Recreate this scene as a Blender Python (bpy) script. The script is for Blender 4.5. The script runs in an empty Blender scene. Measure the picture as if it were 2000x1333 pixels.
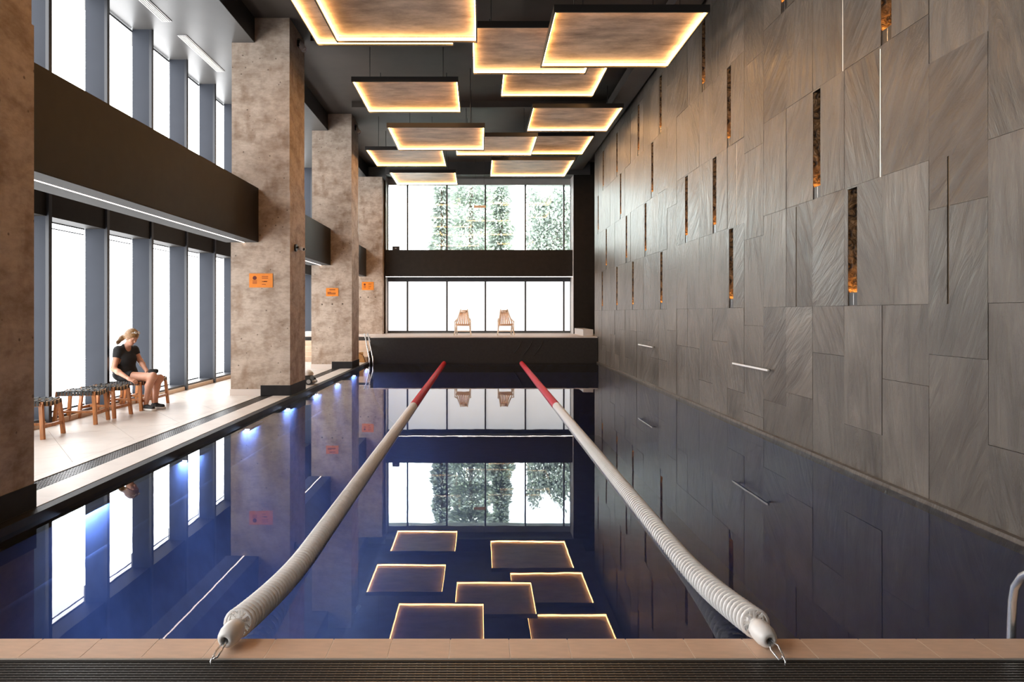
import bpy, math, random
import numpy as np
from mathutils import Vector, Matrix

random.seed(7)
scn = bpy.context.scene
COL = scn.collection

# ------------------------------------------------------------------ camera
FPX = 1333.0                       # focal length in photo pixels (24 mm on 36 mm)
VPX, VPY, EYE = 937.0, 611.0, 1.6  # vanishing point of the hall's long axis, eye height above the water
cam_d = bpy.data.cameras.new('camera')
cam = bpy.data.objects.new('camera', cam_d)
COL.objects.link(cam)
cam.location = (0, 0, EYE)
cam.rotation_euler = (math.radians(90), 0, 0)
cam_d.sensor_width = 36.0
cam_d.lens = 36.0 * FPX / 2000.0
cam_d.shift_x = (1000.0 - VPX) / 2000.0
cam_d.shift_y = -(666.5 - VPY) / 2000.0
cam_d.clip_start = 0.05
cam_d.clip_end = 300
scn.camera = cam

# ------------------------------------------------------------------ world, exposure
SKY = 13.0
PANE_LEFT = 6.4
PANE_FAR = 0.80
LED_WARM = 27.0
world = bpy.data.worlds.new('overcast_sky')
scn.world = world
world.use_nodes = True
bg = world.node_tree.nodes['Background']
bg.inputs[0].default_value = (0.93, 0.97, 1.0, 1)
bg.inputs[1].default_value = SKY
scn.view_settings.view_transform = 'Standard'
scn.view_settings.look = 'None'
scn.view_settings.exposure = 0.18
scn.view_settings.gamma = 1.0
scn.view_settings.use_curve_mapping = False
cy = scn.cycles
cy.max_bounces = 8
cy.diffuse_bounces = 5
cy.glossy_bounces = 4
cy.transmission_bounces = 6
cy.transparent_max_bounces = 12
cy.caustics_reflective = False
cy.caustics_refractive = False
cy.sample_clamp_indirect = 4.0
cy.use_denoising = True


def at(px, py, Y):
    """photo pixel + known depth -> world point"""
    return Vector(((px - VPX) * Y / FPX, Y, EYE - (py - VPY) * Y / FPX))


# ------------------------------------------------------------------ materials
MATS = {}


def nmat(name):
    m = bpy.data.materials.new(name)
    m.use_nodes = True
    MATS[name] = m
    nt = m.node_tree
    return m, nt, nt.nodes['Principled BSDF']


def plain(name, col, rough=0.5, metal=0.0, noise=0.0, scale=20.0, bump=0.0, spec=0.5, stretch=(1, 1, 1)):
    m, nt, p = nmat(name)
    p.inputs['Roughness'].default_value = rough
    p.inputs['Metallic'].default_value = metal
    p.inputs['Specular IOR Level'].default_value = spec
    p.inputs['Base Color'].default_value = (*col, 1)
    if noise or bump:
        tc = nt.nodes.new('ShaderNodeTexCoord')
        mp = nt.nodes.new('ShaderNodeMapping')
        mp.inputs['Scale'].default_value = stretch
        nt.links.new(tc.outputs['Object'], mp.inputs[0])
        n = nt.nodes.new('ShaderNodeTexNoise')
        n.inputs['Scale'].default_value = scale
        n.inputs['Detail'].default_value = 5
        nt.links.new(mp.outputs[0], n.inputs['Vector'])
        if noise:
            r = nt.nodes.new('ShaderNodeValToRGB')
            r.color_ramp.elements[0].position = 0.3
            r.color_ramp.elements[1].position = 0.7
            r.color_ramp.elements[0].color = (*[c * (1 - noise) for c in col], 1)
            r.color_ramp.elements[1].color = (*[min(1, c * (1 + noise)) for c in col], 1)
            nt.links.new(n.outputs['Fac'], r.inputs[0])
            nt.links.new(r.outputs[0], p.inputs['Base Color'])
        if bump:
            b = nt.nodes.new('ShaderNodeBump')
            b.inputs['Strength'].default_value = bump
            b.inputs['Distance'].default_value = 0.02
            nt.links.new(n.outputs['Fac'], b.inputs['Height'])
            nt.links.new(b.outputs[0], p.inputs['Normal'])
    return m


def emis(name, col, strength):
    m, nt, p = nmat(name)
    p.inputs['Base Color'].default_value = (0.8, 0.8, 0.8, 1)
    p.inputs['Roughness'].default_value = 0.3
    p.inputs['Emission Color'].default_value = (*col, 1)
    p.inputs['Emission Strength'].default_value = strength
    return m


plain('dark_paint', (0.017, 0.0135, 0.0105), 0.6, spec=0.25, noise=0.15, scale=6)
plain('ceiling_paint', (0.062, 0.048, 0.038), 0.6, noise=0.2, scale=1.2)
plain('soffit_paint', (0.075, 0.072, 0.069), 0.38, noise=0.12, scale=1.5)
plain('beam_soffit', (0.07, 0.068, 0.066), 0.7, spec=0.08)
plain('black_metal', (0.018, 0.016, 0.015), 0.4)
plain('black_trim', (0.018, 0.016, 0.016), 0.55, spec=0.2, noise=0.2, scale=9)
plain('black_liner', (0.016, 0.0135, 0.0115), 0.6, noise=0.25, scale=14, bump=0.15)
plain('fin_metal', (0.036, 0.040, 0.050), 0.6, spec=0.12, noise=0.05, scale=3)
plain('cap_metal', (0.020, 0.022, 0.028), 0.4)
plain('frame_metal', (0.05, 0.054, 0.062), 0.4)
plain('head_panel', (0.42, 0.43, 0.41), 0.45, noise=0.1, scale=2)
plain('side_reveal', (0.62, 0.60, 0.58), 0.6, noise=0.06, scale=3)
plain('cream_tile', (0.52, 0.46, 0.405), 0.42, noise=0.08, scale=3.5)
plain('coping', (0.66, 0.46, 0.325), 0.5, noise=0.08, scale=8, stretch=(1, 4, 1))
plain('grout', (0.86, 0.74, 0.63), 0.8)
plain('step_stone', (0.62, 0.46, 0.33), 0.55, noise=0.1, scale=5)
plain('white_skirting', (0.72, 0.64, 0.58), 0.5)
plain('wood', (0.42, 0.16, 0.045), 0.42, noise=0.3, scale=9, stretch=(6, 6, 0.8))
plain('chair_wood', (0.92, 0.60, 0.40), 0.45, noise=0.2, scale=9, stretch=(1, 1, 6))
plain('chair_frame_paint', (0.95, 0.82, 0.68), 0.45, noise=0.1, scale=9)
plain('brown_wood', (0.40, 0.20, 0.06), 0.5, noise=0.2, scale=9)
plain('cushion', (0.86, 0.72, 0.60), 0.8)
plain('strap', (0.018, 0.019, 0.018), 0.6)
plain('strap_light', (0.40, 0.27, 0.15), 0.6)
plain('steel', (0.80, 0.80, 0.81), 0.25, metal=0.85)
plain('white_plastic', (0.80, 0.78, 0.75), 0.35)
plain('grey_plastic', (0.42, 0.42, 0.43), 0.35)
plain('red_plastic', (0.62, 0.028, 0.055), 0.35)
plain('float_white', (0.88, 0.86, 0.83), 0.32, noise=0.1, scale=30)
plain('rope_core', (0.16, 0.13, 0.10), 0.6)
plain('sign_orange', (0.83, 0.25, 0.012), 0.45, noise=0.06, scale=12)
plain('sign_print', (0.13, 0.012, 0.004), 0.6)
plain('sign_print_soft', (0.42, 0.085, 0.004), 0.6)
plain('skin', (0.62, 0.31, 0.20), 0.5, noise=0.07, scale=14)
plain('hair', (0.25, 0.125, 0.042), 0.45, noise=0.45, scale=30, stretch=(1, 1, 3), bump=0.5)
plain('shirt', (0.012, 0.0115, 0.012), 0.8, noise=0.2, scale=30, bump=0.2)
plain('shorts', (0.014, 0.0135, 0.015), 0.8)
plain('shoe', (0.012, 0.012, 0.013), 0.7)
plain('eye_dark', (0.02, 0.012, 0.01), 0.3)
plain('lip', (0.42, 0.12, 0.09), 0.45)
plain('leaf_dark', (0.33, 0.36, 0.33), 0.6, noise=0.3, scale=2)
plain('leaf_light', (0.52, 0.58, 0.46), 0.6, noise=0.3, scale=2)
plain('bark', (0.12, 0.085, 0.06), 0.9, noise=0.3, scale=6)
plain('ground_grey', (0.45, 0.45, 0.44), 0.9, noise=0.1, scale=1)
plain('pool_tile', (0.105, 0.150, 0.33), 0.35, noise=0.12, scale=5)
plain('brass_trim', (0.30, 0.20, 0.10), 0.35, metal=0.6)
plain('niche_black', (0.010, 0.009, 0.008), 0.6)

emis('led_warm', (1.0, 0.52, 0.18), LED_WARM)
emis('led_line', (1.0, 0.80, 0.68), 6.0)
emis('slit_glow', (1.0, 0.80, 0.58), 1.1)
emis('niche_lamp', (1.0, 0.46, 0.11), 52.0)
emis('pane_daylight', (0.97, 0.985, 1.0), PANE_LEFT)
emis('pane_far', (0.94, 0.985, 1.0), PANE_FAR)
emis('underwater_lens', (0.76, 0.86, 1.0), 165.0)

# frosted panes: slight sheen on the surface
for k in ('pane_daylight', 'pane_far'):
    MATS[k].node_tree.nodes['Principled BSDF'].inputs['Roughness'].default_value = 0.5


def mat_concrete():
    m, nt, p = nmat('concrete')
    N, L = nt.nodes.new, nt.links.new
    tc = N('ShaderNodeTexCoord')
    big = N('ShaderNodeTexNoise'); big.inputs['Scale'].default_value = 1.9; big.inputs['Detail'].default_value = 9; big.inputs['Roughness'].default_value = 0.70
    mp = N('ShaderNodeMapping'); mp.inputs['Scale'].default_value = (1, 1, 1.8)
    L(tc.outputs['Object'], mp.inputs[0]); L(mp.outputs[0], big.inputs['Vector'])
    r = N('ShaderNodeValToRGB')
    e = r.color_ramp.elements
    e[0].position, e[0].color = 0.28, (0.24, 0.155, 0.098, 1)
    e[1].position, e[1].color = 0.72, (0.62, 0.515, 0.425, 1)
    x = e.new(0.45); x.color = (0.42, 0.325, 0.25, 1)
    x = e.new(0.56); x.color = (0.54, 0.44, 0.355, 1)
    L(big.outputs['Fac'], r.inputs[0])
    # brown stains
    st = N('ShaderNodeTexNoise'); st.inputs['Scale'].default_value = 3.1; st.inputs['Detail'].default_value = 4
    mp2 = N('ShaderNodeMapping'); mp2.inputs['Location'].default_value = (4.2, 1.1, 3.0); mp2.inputs['Scale'].default_value = (1.3, 1.3, 0.5)
    L(tc.outputs['Object'], mp2.inputs[0]); L(mp2.outputs[0], st.inputs['Vector'])
    sr = N('ShaderNodeValToRGB'); sr.color_ramp.elements[0].position = 0.56; sr.color_ramp.elements[1].position = 0.74
    L(st.outputs['Fac'], sr.inputs[0])
    mix = N('ShaderNodeMixRGB'); mix.blend_type = 'MULTIPLY'; mix.inputs[2].default_value = (0.55, 0.43, 0.33, 1)
    sc = N('ShaderNodeMath'); sc.operation = 'MULTIPLY'; sc.inputs[1].default_value = 0.75
    L(sr.outputs[0], sc.inputs[0]); L(sc.outputs[0], mix.inputs[0]); L(r.outputs[0], mix.inputs[1])
    # small pits
    vo = N('ShaderNodeTexVoronoi'); vo.inputs['Scale'].default_value = 6.5
    L(tc.outputs['Object'], vo.inputs['Vector'])
    vr = N('ShaderNodeValToRGB'); vr.color_ramp.elements[0].position = 0.07; vr.color_ramp.elements[1].position = 0.11
    vr.color_ramp.elements[0].color = (0.25, 0.22, 0.2, 1); vr.color_ramp.elements[1].color = (1, 1, 1, 1)
    L(vo.outputs['Distance'], vr.inputs[0])
    mix2 = N('ShaderNodeMixRGB'); mix2.blend_type = 'MULTIPLY'; mix2.inputs[0].default_value = 0.8
    L(mix.outputs[0], mix2.inputs[1]); L(vr.outputs[0], mix2.inputs[2])
    # board-marked streaks
    fs = N('ShaderNodeTexNoise'); fs.inputs['Scale'].default_value = 7; fs.inputs['Detail'].default_value = 6
    mp3 = N('ShaderNodeMapping'); mp3.inputs['Scale'].default_value = (1.6, 1.6, 3.4)
    L(tc.outputs['Object'], mp3.inputs[0]); L(mp3.outputs[0], fs.inputs['Vector'])
    fr = N('ShaderNodeValToRGB'); fr.color_ramp.elements[0].position = 0.3; fr.color_ramp.elements[1].position = 0.6
    fr.color_ramp.elements[0].color = (0.62, 0.58, 0.55, 1); fr.color_ramp.elements[1].color = (1, 1, 1, 1)
    L(fs.outputs['Fac'], fr.inputs[0])
    mix3 = N('ShaderNodeMixRGB'); mix3.blend_type = 'MULTIPLY'; mix3.inputs[0].default_value = 0.4
    L(mix2.outputs[0], mix3.inputs[1]); L(fr.outputs[0], mix3.inputs[2])
    L(mix3.outputs[0], p.inputs['Base Color'])
    b = N('ShaderNodeBump'); b.inputs['Strength'].default_value = 0.35; b.inputs['Distance'].default_value = 0.02
    L(mix3.outputs[0], b.inputs['Height']); L(b.outputs[0], p.inputs['Normal'])
    p.inputs['Roughness'].default_value = 0.7


def mat_slate():
    m, nt, p = nmat('slate')
    N, L = nt.nodes.new, nt.links.new
    tc = N('ShaderNodeTexCoord')
    oi = N('ShaderNodeObjectInfo')
    # every slab carries its own grain angle and offset
    ang = N('ShaderNodeMapRange'); ang.inputs['To Min'].default_value = -0.95; ang.inputs['To Max'].default_value = 0.55
    L(oi.outputs['Random'], ang.inputs['Value'])
    rot = N('ShaderNodeCombineXYZ'); L(ang.outputs[0], rot.inputs['X'])
    off = N('ShaderNodeMath'); off.operation = 'MULTIPLY'; off.inputs[1].default_value = 37.0
    L(oi.outputs['Random'], off.inputs[0])
    loc = N('ShaderNodeCombineXYZ'); L(off.outputs[0], loc.inputs['X']); L(off.outputs[0], loc.inputs['Y']); L(off.outputs[0], loc.inputs['Z'])
    vr = N('ShaderNodeVectorRotate'); vr.rotation_type = 'EULER_XYZ'
    L(tc.outputs['Object'], vr.inputs['Vector']); L(rot.outputs[0], vr.inputs['Rotation'])
    add = N('ShaderNodeVectorMath'); add.operation = 'ADD'
    L(vr.outputs[0], add.inputs[0]); L(loc.outputs[0], add.inputs[1])
    st = N('ShaderNodeMapping'); st.inputs['Scale'].default_value = (3, 4.8, 0.95)
    L(add.outputs[0], st.inputs[0])
    n1 = N('ShaderNodeTexNoise'); n1.inputs['Scale'].default_value = 1.6; n1.inputs['Detail'].default_value = 8; n1.inputs['Roughness'].default_value = 0.62; n1.inputs['Distortion'].default_value = 0.9
    L(st.outputs[0], n1.inputs['Vector'])
    n2 = N('ShaderNodeTexNoise'); n2.inputs['Scale'].default_value = 1.1; n2.inputs['Detail'].default_value = 3
    L(add.outputs[0], n2.inputs['Vector'])
    r = N('ShaderNodeValToRGB'); e = r.color_ramp.elements
    e[0].position, e[0].color = 0.30, (0.066, 0.053, 0.042, 1)
    e[1].position, e[1].color = 0.72, (0.192, 0.164, 0.135, 1)
    x = e.new(0.5); x.color = (0.122, 0.102, 0.083, 1)
    mixv = N('ShaderNodeMath'); mixv.operation = 'MULTIPLY_ADD'; mixv.inputs[1].default_value = 0.55
    h2 = N('ShaderNodeMath'); h2.operation = 'MULTIPLY'; h2.inputs[1].default_value = 0.45
    L(n2.outputs['Fac'], h2.inputs[0]); L(n1.outputs['Fac'], mixv.inputs[0]); L(h2.outputs[0], mixv.inputs[2])
    L(mixv.outputs[0], r.inputs[0])
    # slab to slab tone
    tone = N('ShaderNodeMapRange'); tone.inputs['To Min'].default_value = 0.78; tone.inputs['To Max'].default_value = 1.14
    fr = N('ShaderNodeMath'); fr.operation = 'MULTIPLY'; fr.inputs[1].default_value = 91.7
    fr2 = N('ShaderNodeMath'); fr2.operation = 'FRACT'
    L(oi.outputs['Random'], fr.inputs[0]); L(fr.outputs[0], fr2.inputs[0]); L(fr2.outputs[0], tone.inputs['Value'])
    mul = N('ShaderNodeMixRGB'); mul.blend_type = 'MULTIPLY'; mul.inputs[0].default_value = 1
    L(r.outputs[0], mul.inputs[1]); L(tone.outputs[0], mul.inputs[2])
    L(mul.outputs[0], p.inputs['Base Color'])
    b = N('ShaderNodeBump'); b.inputs['Strength'].default_value = 0.6; b.inputs['Distance'].default_value = 0.04
    L(n1.outputs['Fac'], b.inputs['Height']); L(b.outputs[0], p.inputs['Normal'])
    p.inputs['Roughness'].default_value = 0.32
    p.inputs['Specular IOR Level'].default_value = 0.30


def mat_rock():
    m, nt, p = nmat('rough_rock')
    N, L = nt.nodes.new, nt.links.new
    tc = N('ShaderNodeTexCoord')
    n = N('ShaderNodeTexNoise'); n.inputs['Scale'].default_value = 11; n.inputs['Detail'].default_value = 6; n.inputs['Distortion'].default_value = 1.5
    L(tc.outputs['Object'], n.inputs['Vector'])
    r = N('ShaderNodeValToRGB'); e = r.color_ramp.elements
    e[0].position, e[0].color = 0.38, (0.014, 0.007, 0.003, 1)
    e[1].position, e[1].color = 0.62, (0.26, 0.15, 0.065, 1)
    L(n.outputs['Fac'], r.inputs[0]); L(r.outputs[0], p.inputs['Base Color'])
    b = N('ShaderNodeBump'); b.inputs['Strength'].default_value = 1.0; b.inputs['Distance'].default_value = 0.05
    L(n.outputs['Fac'], b.inputs['Height']); L(b.outputs[0], p.inputs['Normal'])
    p.inputs['Roughness'].default_value = 0.6


def mat_plate():
    m, nt, p = nmat('panel_plate')
    N, L = nt.nodes.new, nt.links.new
    tc = N('ShaderNodeTexCoord'); oi = N('ShaderNodeObjectInfo')
    off = N('ShaderNodeMath'); off.operation = 'MULTIPLY'; off.inputs[1].default_value = 50
    L(oi.outputs['Random'], off.inputs[0])
    cmb = N('ShaderNodeCombineXYZ'); L(off.outputs[0], cmb.inputs[0]); L(off.outputs[0], cmb.inputs[1])
    add = N('ShaderNodeVectorMath'); add.operation = 'ADD'
    L(tc.outputs['Object'], add.inputs[0]); L(cmb.outputs[0], add.inputs[1])
    mp = N('ShaderNodeMapping'); mp.inputs['Scale'].default_value = (0.9, 2.2, 1)
    L(add.outputs[0], mp.inputs[0])
    n = N('ShaderNodeTexNoise'); n.inputs['Scale'].default_value = 1.6; n.inputs['Detail'].default_value = 8; n.inputs['Roughness'].default_value = 0.68
    L(mp.outputs[0], n.inputs['Vector'])
    r = N('ShaderNodeValToRGB'); e = r.color_ramp.elements
    e[0].position, e[0].color = 0.30, (0.20, 0.142, 0.10, 1)
    e[1].position, e[1].color = 0.68, (0.70, 0.54, 0.41, 1)
    x = e.new(0.5); x.color = (0.45, 0.335, 0.245, 1)
    L(n.outputs['Fac'], r.inputs[0]); L(r.outputs[0], p.inputs['Base Color'])
    p.inputs['Roughness'].default_value = 0.55


def mat_water():
    m = bpy.data.materials.new('water'); m.use_nodes = True; MATS['water'] = m
    nt = m.node_tree; N, L = nt.nodes.new, nt.links.new
    nt.nodes.remove(nt.nodes['Principled BSDF'])
    out = nt.nodes['Material Output']
    fr = N('ShaderNodeFresnel'); fr.inputs['IOR'].default_value = 1.36
    tr = N('ShaderNodeBsdfTransparent'); tr.inputs[0].default_value = (0.62, 0.74, 0.95, 1)
    gl = N('ShaderNodeBsdfGlossy'); gl.inputs['Roughness'].default_value = 0.0; gl.inputs[0].default_value = (0.97, 0.98, 1.0, 1)
    mx = N('ShaderNodeMixShader')
    tc = N('ShaderNodeTexCoord')
    n = N('ShaderNodeTexNoise'); n.inputs['Scale'].default_value = 2.6; n.inputs['Detail'].default_value = 2
    L(tc.outputs['Object'], n.inputs['Vector'])
    b = N('ShaderNodeBump'); b.inputs['Strength'].default_value = 0.016; b.inputs['Distance'].default_value = 0.012
    L(n.outputs['Fac'], b.inputs['Height'])
    L(b.outputs[0], gl.inputs['Normal'])
    L(fr.outputs[0], mx.inputs[0]); L(tr.outputs[0], mx.inputs[1]); L(gl.outputs[0], mx.inputs[2])
    L(mx.outputs[0], out.inputs[0])


def mat_glass():
    m = bpy.data.materials.new('clear_glass'); m.use_nodes = True; MATS['clear_glass'] = m
    nt = m.node_tree; N, L = nt.nodes.new, nt.links.new
    nt.nodes.remove(nt.nodes['Principled BSDF'])
    fr = N('ShaderNodeFresnel'); fr.inputs['IOR'].default_value = 1.6
    tr = N('ShaderNodeBsdfTransparent'); tr.inputs[0].default_value = (0.93, 0.97, 0.95, 1)
    gl = N('ShaderNodeBsdfGlossy'); gl.inputs['Roughness'].default_value = 0.0
    mx = N('ShaderNodeMixShader')
    L(fr.outputs[0], mx.inputs[0]); L(tr.outputs[0], mx.inputs[1]); L(gl.outputs[0], mx.inputs[2])
    L(mx.outputs[0], nt.nodes['Material Output'].inputs[0])


mat_concrete(); mat_slate(); mat_rock(); mat_plate(); mat_water(); mat_glass()


# ------------------------------------------------------------------ mesh helpers
class MB:
    def __init__(self):
        self.v, self.f, self.s = [], [], []

    def add(self, verts, faces, smooth=False):
        o = len(self.v)
        self.v += [tuple(p) for p in verts]
        self.f += [tuple(i + o for i in q) for q in faces]
        self.s += [smooth] * len(faces)
        return self

    def box(self, x0, x1, y0, y1, z0, z1):
        vs = [(x0, y0, z0), (x1, y0, z0), (x1, y1, z0), (x0, y1, z0),
              (x0, y0, z1), (x1, y0, z1), (x1, y1, z1), (x0, y1, z1)]
        return self.add(vs, [(0, 3, 2, 1), (4, 5, 6, 7), (0, 1, 5, 4), (1, 2, 6, 5), (2, 3, 7, 6), (3, 0, 4, 7)])

    def bar(self, a, b, w, t, up=(0, 0, 1), w2=None, t2=None):
        """rectangular bar from a to b, width w (sideways) and thickness t (towards up)"""
        a, b, up = Vector(a), Vector(b), Vector(up)
        d = (b - a).normalized()
        s = d.cross(up)
        if s.length < 1e-5:
            s = d.cross(Vector((0, 1, 0)))
        s.normalize()
        u = s.cross(d)
        w2 = w if w2 is None else w2
        t2 = t if t2 is None else t2
        vs = []
        for p, ww, tt in ((a, w, t), (b, w2, t2)):
            for i, j in ((-1, -1), (1, -1), (1, 1), (-1, 1)):
                vs.append(p + s * (i * ww / 2) + u * (j * tt / 2))
        return self.add(vs, [(0, 1, 2, 3), (7, 6, 5, 4), (0, 4, 5, 1), (1, 5, 6, 2), (2, 6, 7, 3), (3, 7, 4, 0)])

    def tube(self, pts, r, n=8, closed=False, caps=True):
        pts = [Vector(p) for p in pts]
        rs = r if isinstance(r, (list, tuple)) else [r] * len(pts)
        m = len(pts)
        vs, prev = [], None
        for i, p in enumerate(pts):
            if closed:
                d = pts[(i + 1) % m] - pts[i - 1]
            else:
                d = pts[min(i + 1, m - 1)] - pts[max(i - 1, 0)]
            d.normalize()
            if prev is None:
                s = d.cross(Vector((0, 0, 1)))
                if s.length < 1e-3:
                    s = d.cross(Vector((0, 1, 0)))
            else:
                s = prev - d * prev.dot(d)
            s.normalize(); prev = s
            u = d.cross(s)
            for k in range(n):
                a = 2 * math.pi * k / n
                vs.append(p + (s * math.cos(a) + u * math.sin(a)) * rs[i])
        fs = []
        for i in range(m if closed else m - 1):
            j = (i + 1) % m
            for k in range(n):
                l = (k + 1) % n
                fs.append((i * n + k, i * n + l, j * n + l, j * n + k))
        self.add(vs, fs, True)
        if caps and not closed:
            o = len(self.v) - len(vs)
            self.f.append(tuple(o + k for k in range(n))[::-1]); self.s.append(False)
            self.f.append(tuple(o + (m - 1) * n + k for k in range(n))); self.s.append(False)
        return self

    def lathe(self, prof, n=16, mat=None, smooth=True):
        """profile [(r, h)] turned about local z, then transformed by mat"""
        vs, fs = [], []
        for r, h in prof:
            for k in range(n):
                a = 2 * math.pi * k / n
                vs.append(Vector((r * math.cos(a), r * math.sin(a), h)))
        for i in range(len(prof) - 1):
            for k in range(n):
                l = (k + 1) % n
                fs.append((i * n + k, i * n + l, (i + 1) * n + l, (i + 1) * n + k))
        if mat is not None:
            vs = [mat @ v for v in vs]
        return self.add(vs, fs, smooth)

    def poly(self, pts, z0, z1):
        """upright prism over a flat polygon"""
        n = len(pts)
        vs = [(x, y, z0) for x, y in pts] + [(x, y, z1) for x, y in pts]
        fs = [tuple(range(n))[::-1], tuple(range(n, 2 * n))]
        fs += [(i, (i + 1) % n, n + (i + 1) % n, n + i) for i in range(n)]
        return self.add(vs, fs)

    def mesh(self, name, mat):
        me = bpy.data.meshes.new(name)
        me.from_pydata([tuple(v) for v in self.v], [], self.f)
        me.polygons.foreach_set('use_smooth', self.s)
        if mat:
            me.materials.append(MATS[mat])
        me.update()
        return me

    def build(self, name, mat, parent=None, loc=(0, 0, 0)):
        return link(name, self.mesh(name, mat), parent, loc)


def link(name, data, parent=None, loc=(0, 0, 0)):
    o = bpy.data.objects.new(name, data)
    COL.objects.link(o)
    o.location = loc
    if parent:
        o.parent = parent
    return o


def tag(o, label, cat, group=None, kind=None):
    o['label'] = label
    o['category'] = cat
    if group:
        o['group'] = group
    if kind:
        o['kind'] = kind
    return o


def thing(name, label, cat, loc=(0, 0, 0), group=None, rz=0.0, kind=None):
    o = link(name, None, None, loc)
    o.rotation_euler = (0, 0, rz)
    o.empty_display_size = 0.1
    return tag(o, label, cat, group, kind)


def copy_tree(o, parent=None):
    c = o.copy()
    COL.objects.link(c)
    c.parent = parent
    for ch in list(o.children):
        copy_tree(ch, c)
    return c


def B(x0, x1, y0, y1, z0, z1):
    return MB().box(x0, x1, y0, y1, z0, z1)


# ------------------------------------------------------------------ layout constants (metres, water surface z = 0)
ZF = 0.065             # deck level
XW = 3.77              # face of the slate wall
YE = 21.7              # far end of the pool
YN = 3.215             # near end of the pool
XP = -3.40             # left water edge
ZPLAT = 0.83           # platform level
YG = 25.5              # far glass
XFIN, XGL = -5.83, -6.15
COLX = -3.52           # right face of the columns
ZC, ZS = 7.06, 6.60    # main ceiling, left soffit
BEAM0, BEAM1 = 2.90, 3.90
YB = -3.0              # wall behind the camera

# ------------------------------------------------------------------ shell: pool, water, floor
basin = MB()
basin.box(XP - 0.2, XW + 0.3, YN - 0.2, YE + 0.2, -2.6, -2.3)
basin.box(XP - 0.2, XP, YN - 0.2, YE + 0.2, -2.3, -0.035)
basin.box(XP, XW + 0.02, YN - 0.2, YN, -2.3, 0.0)
basin.box(XP, XW + 0.02, YE, YE + 0.2, -2.3, -0.05)
basin.box(XW + 0.02, XW + 0.3, YN - 0.2, YE + 0.2, -2.3, -0.06)
cove = [(XP - 0.01, -0.48), (XP + 0.003, -0.52)] + [(XP + 0.003 + 1.75 * (1 - math.cos(a_ * math.pi / 32)), -0.55 - 1.75 * math.sin(a_ * math.pi / 32)) for a_ in range(17)]
vs_ = [(x_, y_, z_) for y_ in (YN, YE) for x_, z_ in cove]
nc = len(cove)
basin.add(vs_, [(q, q + 1, nc + q + 1, nc + q) for q in range(nc - 1)], True)
o = basin.build('pool_basin', 'pool_tile')
tag(o, 'deep blue tiled basin of the swimming pool', 'pool', kind='structure')

water = MB()
water.add([(XP - 0.01, YN - 0.01, 0), (XW + 0.01, YN - 0.01, 0), (XW + 0.01, YE + 0.01, 0), (XP - 0.01, YE + 0.01, 0)], [(0, 1, 2, 3)])
o = water.build('pool_water', 'water')
tag(o, 'still mirror-like dark blue water filling the pool', 'water', kind='stuff')

floor = MB()
floor.box(-6.4, -4.06, YB, 26.0, -0.25, ZF - 0.006)        # bed of the side deck
floor.box(-4.06, -3.82, YB, 21.3, -0.25, ZF - 0.07)        # channel under the side grate
floor.box(-3.82, XP - 0.10, YB, 22.6, -0.25, ZF - 0.006)   # bed of the side coping
floor.box(XP - 0.10, 4.3, YB, 2.60, -0.25, ZF)             # deck behind the near grate
floor.box(XP - 0.10, 4.3, 2.60, 3.03, -0.25, ZF - 0.07)    # channel under the near grate
floor.box(XP - 0.10, 4.3, 3.03, YN - 0.012, -0.25, ZF - 0.0012)
o = floor.build('floor', 'grout')
FLOOR = tag(o, 'cream tiled deck around the pool', 'floor', kind='structure')


def clip_poly(poly, x0, x1, y0, y1):
    def cut(ps, inside, inter):
        out = []
        for i, p in enumerate(ps):
            q = ps[i - 1]
            if inside(p):
                if not inside(q):
                    out.append(inter(q, p))
                out.append(p)
            elif inside(q):
                out.append(inter(q, p))
        return out

    def ix(v):
        return lambda a, b: (v, a[1] + (b[1] - a[1]) * (v - a[0]) / (b[0] - a[0]))

    def iy(v):
        return lambda a, b: (a[0] + (b[0] - a[0]) * (v - a[1]) / (b[1] - a[1]), v)
    for ins, it in ((lambda p: p[0] >= x0, ix(x0)), (lambda p: p[0] <= x1, ix(x1)),
                    (lambda p: p[1] >= y0, iy(y0)), (lambda p: p[1] <= y1, iy(y1))):
        poly = cut(poly, ins, it)
        if not poly:
            return []
    return poly


# diagonal floor tiles of the side deck
TA = math.atan2(-1.37, 1.05)
ca, sa = math.cos(TA), math.sin(TA)
TS, G = 0.76, 0.002
for i in range(-22, 23):
    for j in range(-22, 23):
        u0, v0 = i * TS, j * TS
        sq = [(u0 + G, v0 + G), (u0 + TS - G, v0 + G), (u0 + TS - G, v0 + TS - G), (u0 + G, v0 + TS - G)]
        sq = [(-4.33 + u * ca - v * sa, 12.2 + u * sa + v * ca) for u, v in sq]
        pl = clip_poly(sq, -5.82, -4.18, 3.6, 21.3)
        if len(pl) >= 3:
            ar = abs(sum(pl[k - 1][0] * pl[k][1] - pl[k][0] * pl[k - 1][1] for k in range(len(pl)))) / 2
            if ar > 0.004:
                if sum(pl[k - 1][0] * pl[k][1] - pl[k][0] * pl[k - 1][1] for k in range(len(pl))) < 0:
                    pl = pl[::-1]
                MB().poly(pl, ZF - 0.006, ZF).build('floor_tile', 'cream_tile', FLOOR)
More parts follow.
